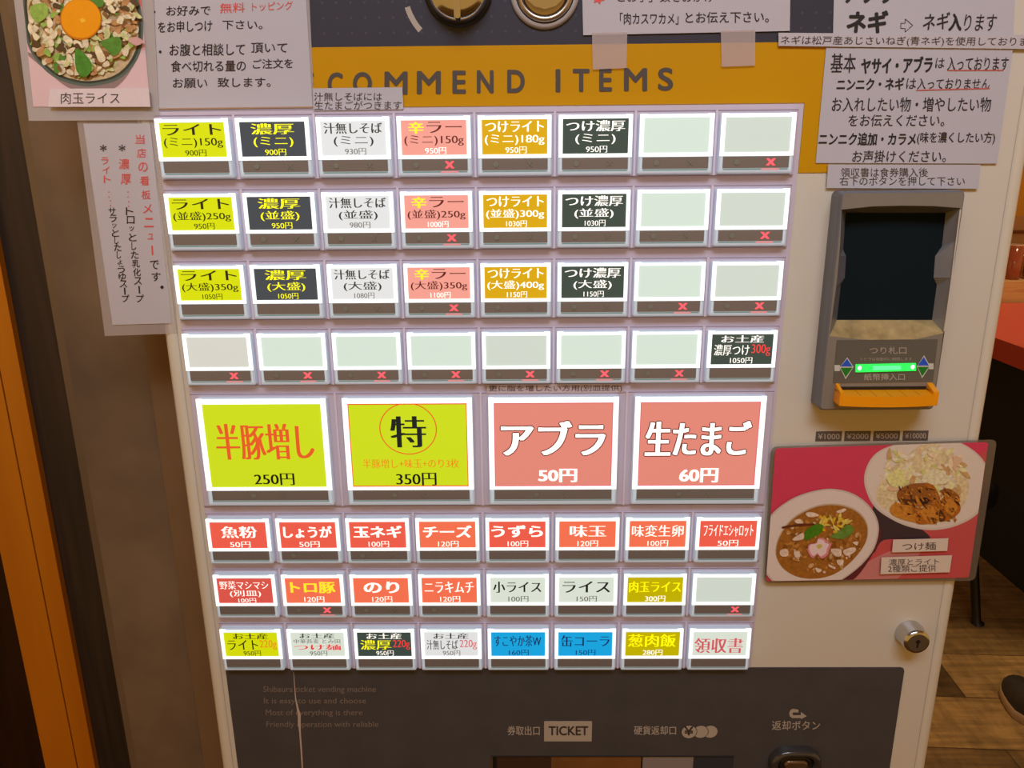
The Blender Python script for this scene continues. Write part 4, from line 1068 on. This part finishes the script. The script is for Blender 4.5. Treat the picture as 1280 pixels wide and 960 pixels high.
fl = z3p([(440, 640), (455, 595), (520, 580), (540, 535), (600, 545), (620, 575), (660, 590), (640, 640), (625, 690), (570, 725), (530, 690), (490, 720), (455, 690)])
blob(card, fl, P('fishcake_pink', (226, 140, 156)), q)
fx, fy = 950 + 545 * .1354, 600 + 630 * .1354
blob(card, [(fx + (x - fx) * .82 - .5, fy + (y - fy) * .82 - .5) for x, y in fl], P('fishcake_white', (238, 214, 216)), q)
blob(card, z3p(rblob(548, 612, 26, 22, 7, .2)), P('fishcake_centre', (206, 190, 90)), q)
for quad_, in (([(1116.5, 674.5), (1185.5, 672.7), (1184, 688.6), (1115, 690.5)],), ([(1102, 696.7), (1190, 694), (1187, 715.3), (1100.5, 717.8)],)):
    blob(card, quad_, P('caption_white', (224, 208, 196)), q, False)
L_[0] += .0001
card.textpx('つけ麺', 1128, 678.5, 1170, 688, L_[0], print_k, .004, .8)
card.textpx('濃厚とライト', 1111, 699, 1174, 707, L_[0], print_k, 0, 1); card.textpx('2種類ご提供', 1110, 706.5, 1170, 715.5, L_[0], print_k, 0, 1)
tag(card.build('photo_card'), 'laminated red photo card of a soup bowl and a noodle plate below the bill slot', 'card')

# ------------------------------------------------------------------ the room behind, right of the machine
red_top = mat('red_laminate', (206, 84, 72), 0.35, var=0.03, scale=8)
red_edge = mat('red_laminate_edge', (176, 40, 28), 0.45)
blk = mat('black_counter_front', (14, 15, 15), 0.8, var=0.1, scale=30)
cou = empty('counter', (2.15, 1.7, 0))
tag(cou, 'dining counter with a red top and black front behind the machine on the right', 'counter')
mb = MB().box((1.70, 0.75, 0.762), (2.6, 2.47, 0.826), red_edge)
mb.add([(1.70, 0.75, 0.8262), (2.6, 0.75, 0.8262), (2.6, 2.47, 0.8262), (1.70, 2.47, 0.8262)], [(0, 1, 2, 3)], red_top)
mb.build('countertop', cou)
MB().box((1.86, 0.80, 0.0), (2.5, 2.45, 0.762), blk).build('front_panel', cou)
tan_m = wood_mat('tan_ledge_wood', (196, 150, 98), (220, 178, 122), 0.5, (3, 40, 40))
YL = 2.48
zl0, zl1 = 0.70, zb(352, YL)
ledge = MB().box((1.55, YL, zl0), (3.2, YB - 0.013, zl1), tan_m)
ledge.box((1.55, YL, 0.0), (3.2, YL + .03, zl0), tan_m)
tag(ledge.build('ledge'), 'tan wooden ledge against the back wall behind the red counter', 'ledge')
glass_m = mat('brown_tinted_glass', (168, 88, 62), 0.12, alpha=.88, coat=.5)
rim_m = mat('pale_glass_rim', (230, 200, 170), .2)
gx = at(1267, 330, -(YL + .07))[0]
hgl = zb(306, YL + .05) - zl1
for i in range(4):
    x_ = gx + i * 0.074
    g_ = empty('drinking_glass', (x_, YL + .07, zl1))
    r0 = .031
    MB().lathe((x_, YL + .07, zl1), [(0.0, .0006), (r0 * .82, .0006), (r0 * .9, .004), (r0, hgl - .004), (r0 * .97, hgl - .004), (r0 * .84, .008), (0, .008)], glass_m).build('tumbler', g_)
    MB().lathe((x_, YL + .07, zl1), [(r0, hgl - .004), (r0 * 1.01, hgl - .001), (r0 * .985, hgl), (r0 * .97, hgl - .004)], rim_m).build('rim', g_)
    tag(g_, ['brown drinking glass at the left end of the row on the tan ledge', 'second brown drinking glass from the left on the tan ledge',
             'third brown drinking glass from the left on the tan ledge', 'fourth brown drinking glass from the left on the tan ledge'][i], 'glass', 'brown glasses on the back ledge')
# black stool by the counter
st = empty('stool', (1.46, 1.64, 0))
tag(st, 'black stool with splayed legs standing by the counter behind the machine', 'stool')
stc = (1.46, 1.64)
sm = mat('black_metal', (24, 22, 22), .4); sv = mat('black_vinyl', (22, 20, 20), .5)
MB().lathe((*stc, 0), [(0, .40), (.15, .40), (.165, .41), (.165, .44), (.15, .452), (0, .455)], sv).build('seat', st)
for k in range(4):
    a = math.radians(-28 + 90 * k); cx_, sx_ = math.cos(a), math.sin(a)
    p0 = Vector((stc[0] + .10 * cx_, stc[1] + .10 * sx_, .40)); p1 = Vector((stc[0] + .165 * cx_, stc[1] + .165 * sx_, .012))
    MB().tube([p0, p0.lerp(p1, .5), p1, p1 + Vector((.004 * cx_, .004 * sx_, -.0118))], [.013, .013, .013, .02], sm, 12).build('leg', st)
ringp = [(stc[0] + .128 * math.cos(t * math.pi / 16), stc[1] + .128 * math.sin(t * math.pi / 16), .20) for t in range(33)]
MB().tube(ringp, .008, sm, 8).build('foot_ring', st)
# one shoe on the floor at the right edge: toe pointing away from the camera
sh = empty('shoe', (1.512, 1.11, 0))
tag(sh, 'dark shoe with a pale sole edge on the wooden floor, right edge of photo', 'shoe')
def shoe_out(k, dz):
    pts = []
    for i in range(28):
        t = 2 * math.pi * i / 28
        y = math.cos(t) * .145; w_ = .053 if y > 0 else .038
        w_ *= 1 - .12 * math.exp(-((y + .02) / .04) ** 2)
        x = math.copysign(abs(math.sin(t)) ** .8, math.sin(t)) * w_
        pts.append((1.512 + x * k, 1.11 + y * (k if k < 1.01 else 1 + (k - 1) * .4), dz(y) if callable(dz) else dz))
    return pts
def ringloft(mb_, rings_, mt, cap0=False, cap1=False):
    n_ = len(rings_[0]); vs2 = [p for r_ in rings_ for p in r_]
    mb_.add(vs2, [(k * n_ + i, k * n_ + (i + 1) % n_, (k + 1) * n_ + (i + 1) % n_, (k + 1) * n_ + i) for k in range(len(rings_) - 1) for i in range(n_)], mt, True)
    if cap0: mb_.add(rings_[0], [tuple(range(n_))], mt)
    if cap1: mb_.add(rings_[-1], [tuple(range(n_))], mt)
so = MB(); ringloft(so, [shoe_out(.98, 0.0), shoe_out(1.04, .006), shoe_out(1.04, .022), shoe_out(1.0, .026)], mat('grey_beige_rubber', (168, 142, 116), .7), True, True)
so.build('sole', sh)
up = MB(); hz = lambda f: (lambda y: .026 + f * (.045 + .05 * max(0, min(1, (.06 - y) / .16))))
ringloft(up, [shoe_out(.99, .026), shoe_out(.98, hz(.35)), shoe_out(.90, hz(.7)), shoe_out(.74, hz(.92)), shoe_out(.5, hz(1.0)), shoe_out(.2, hz(1.02))], mat('dark_suede', (44, 36, 30), .8, var=.2, scale=60), True, True)
up.build('upper', sh)

# the lettering helper itself is not part of the place
bpy.data.objects.remove(_tobj, do_unlink=True)
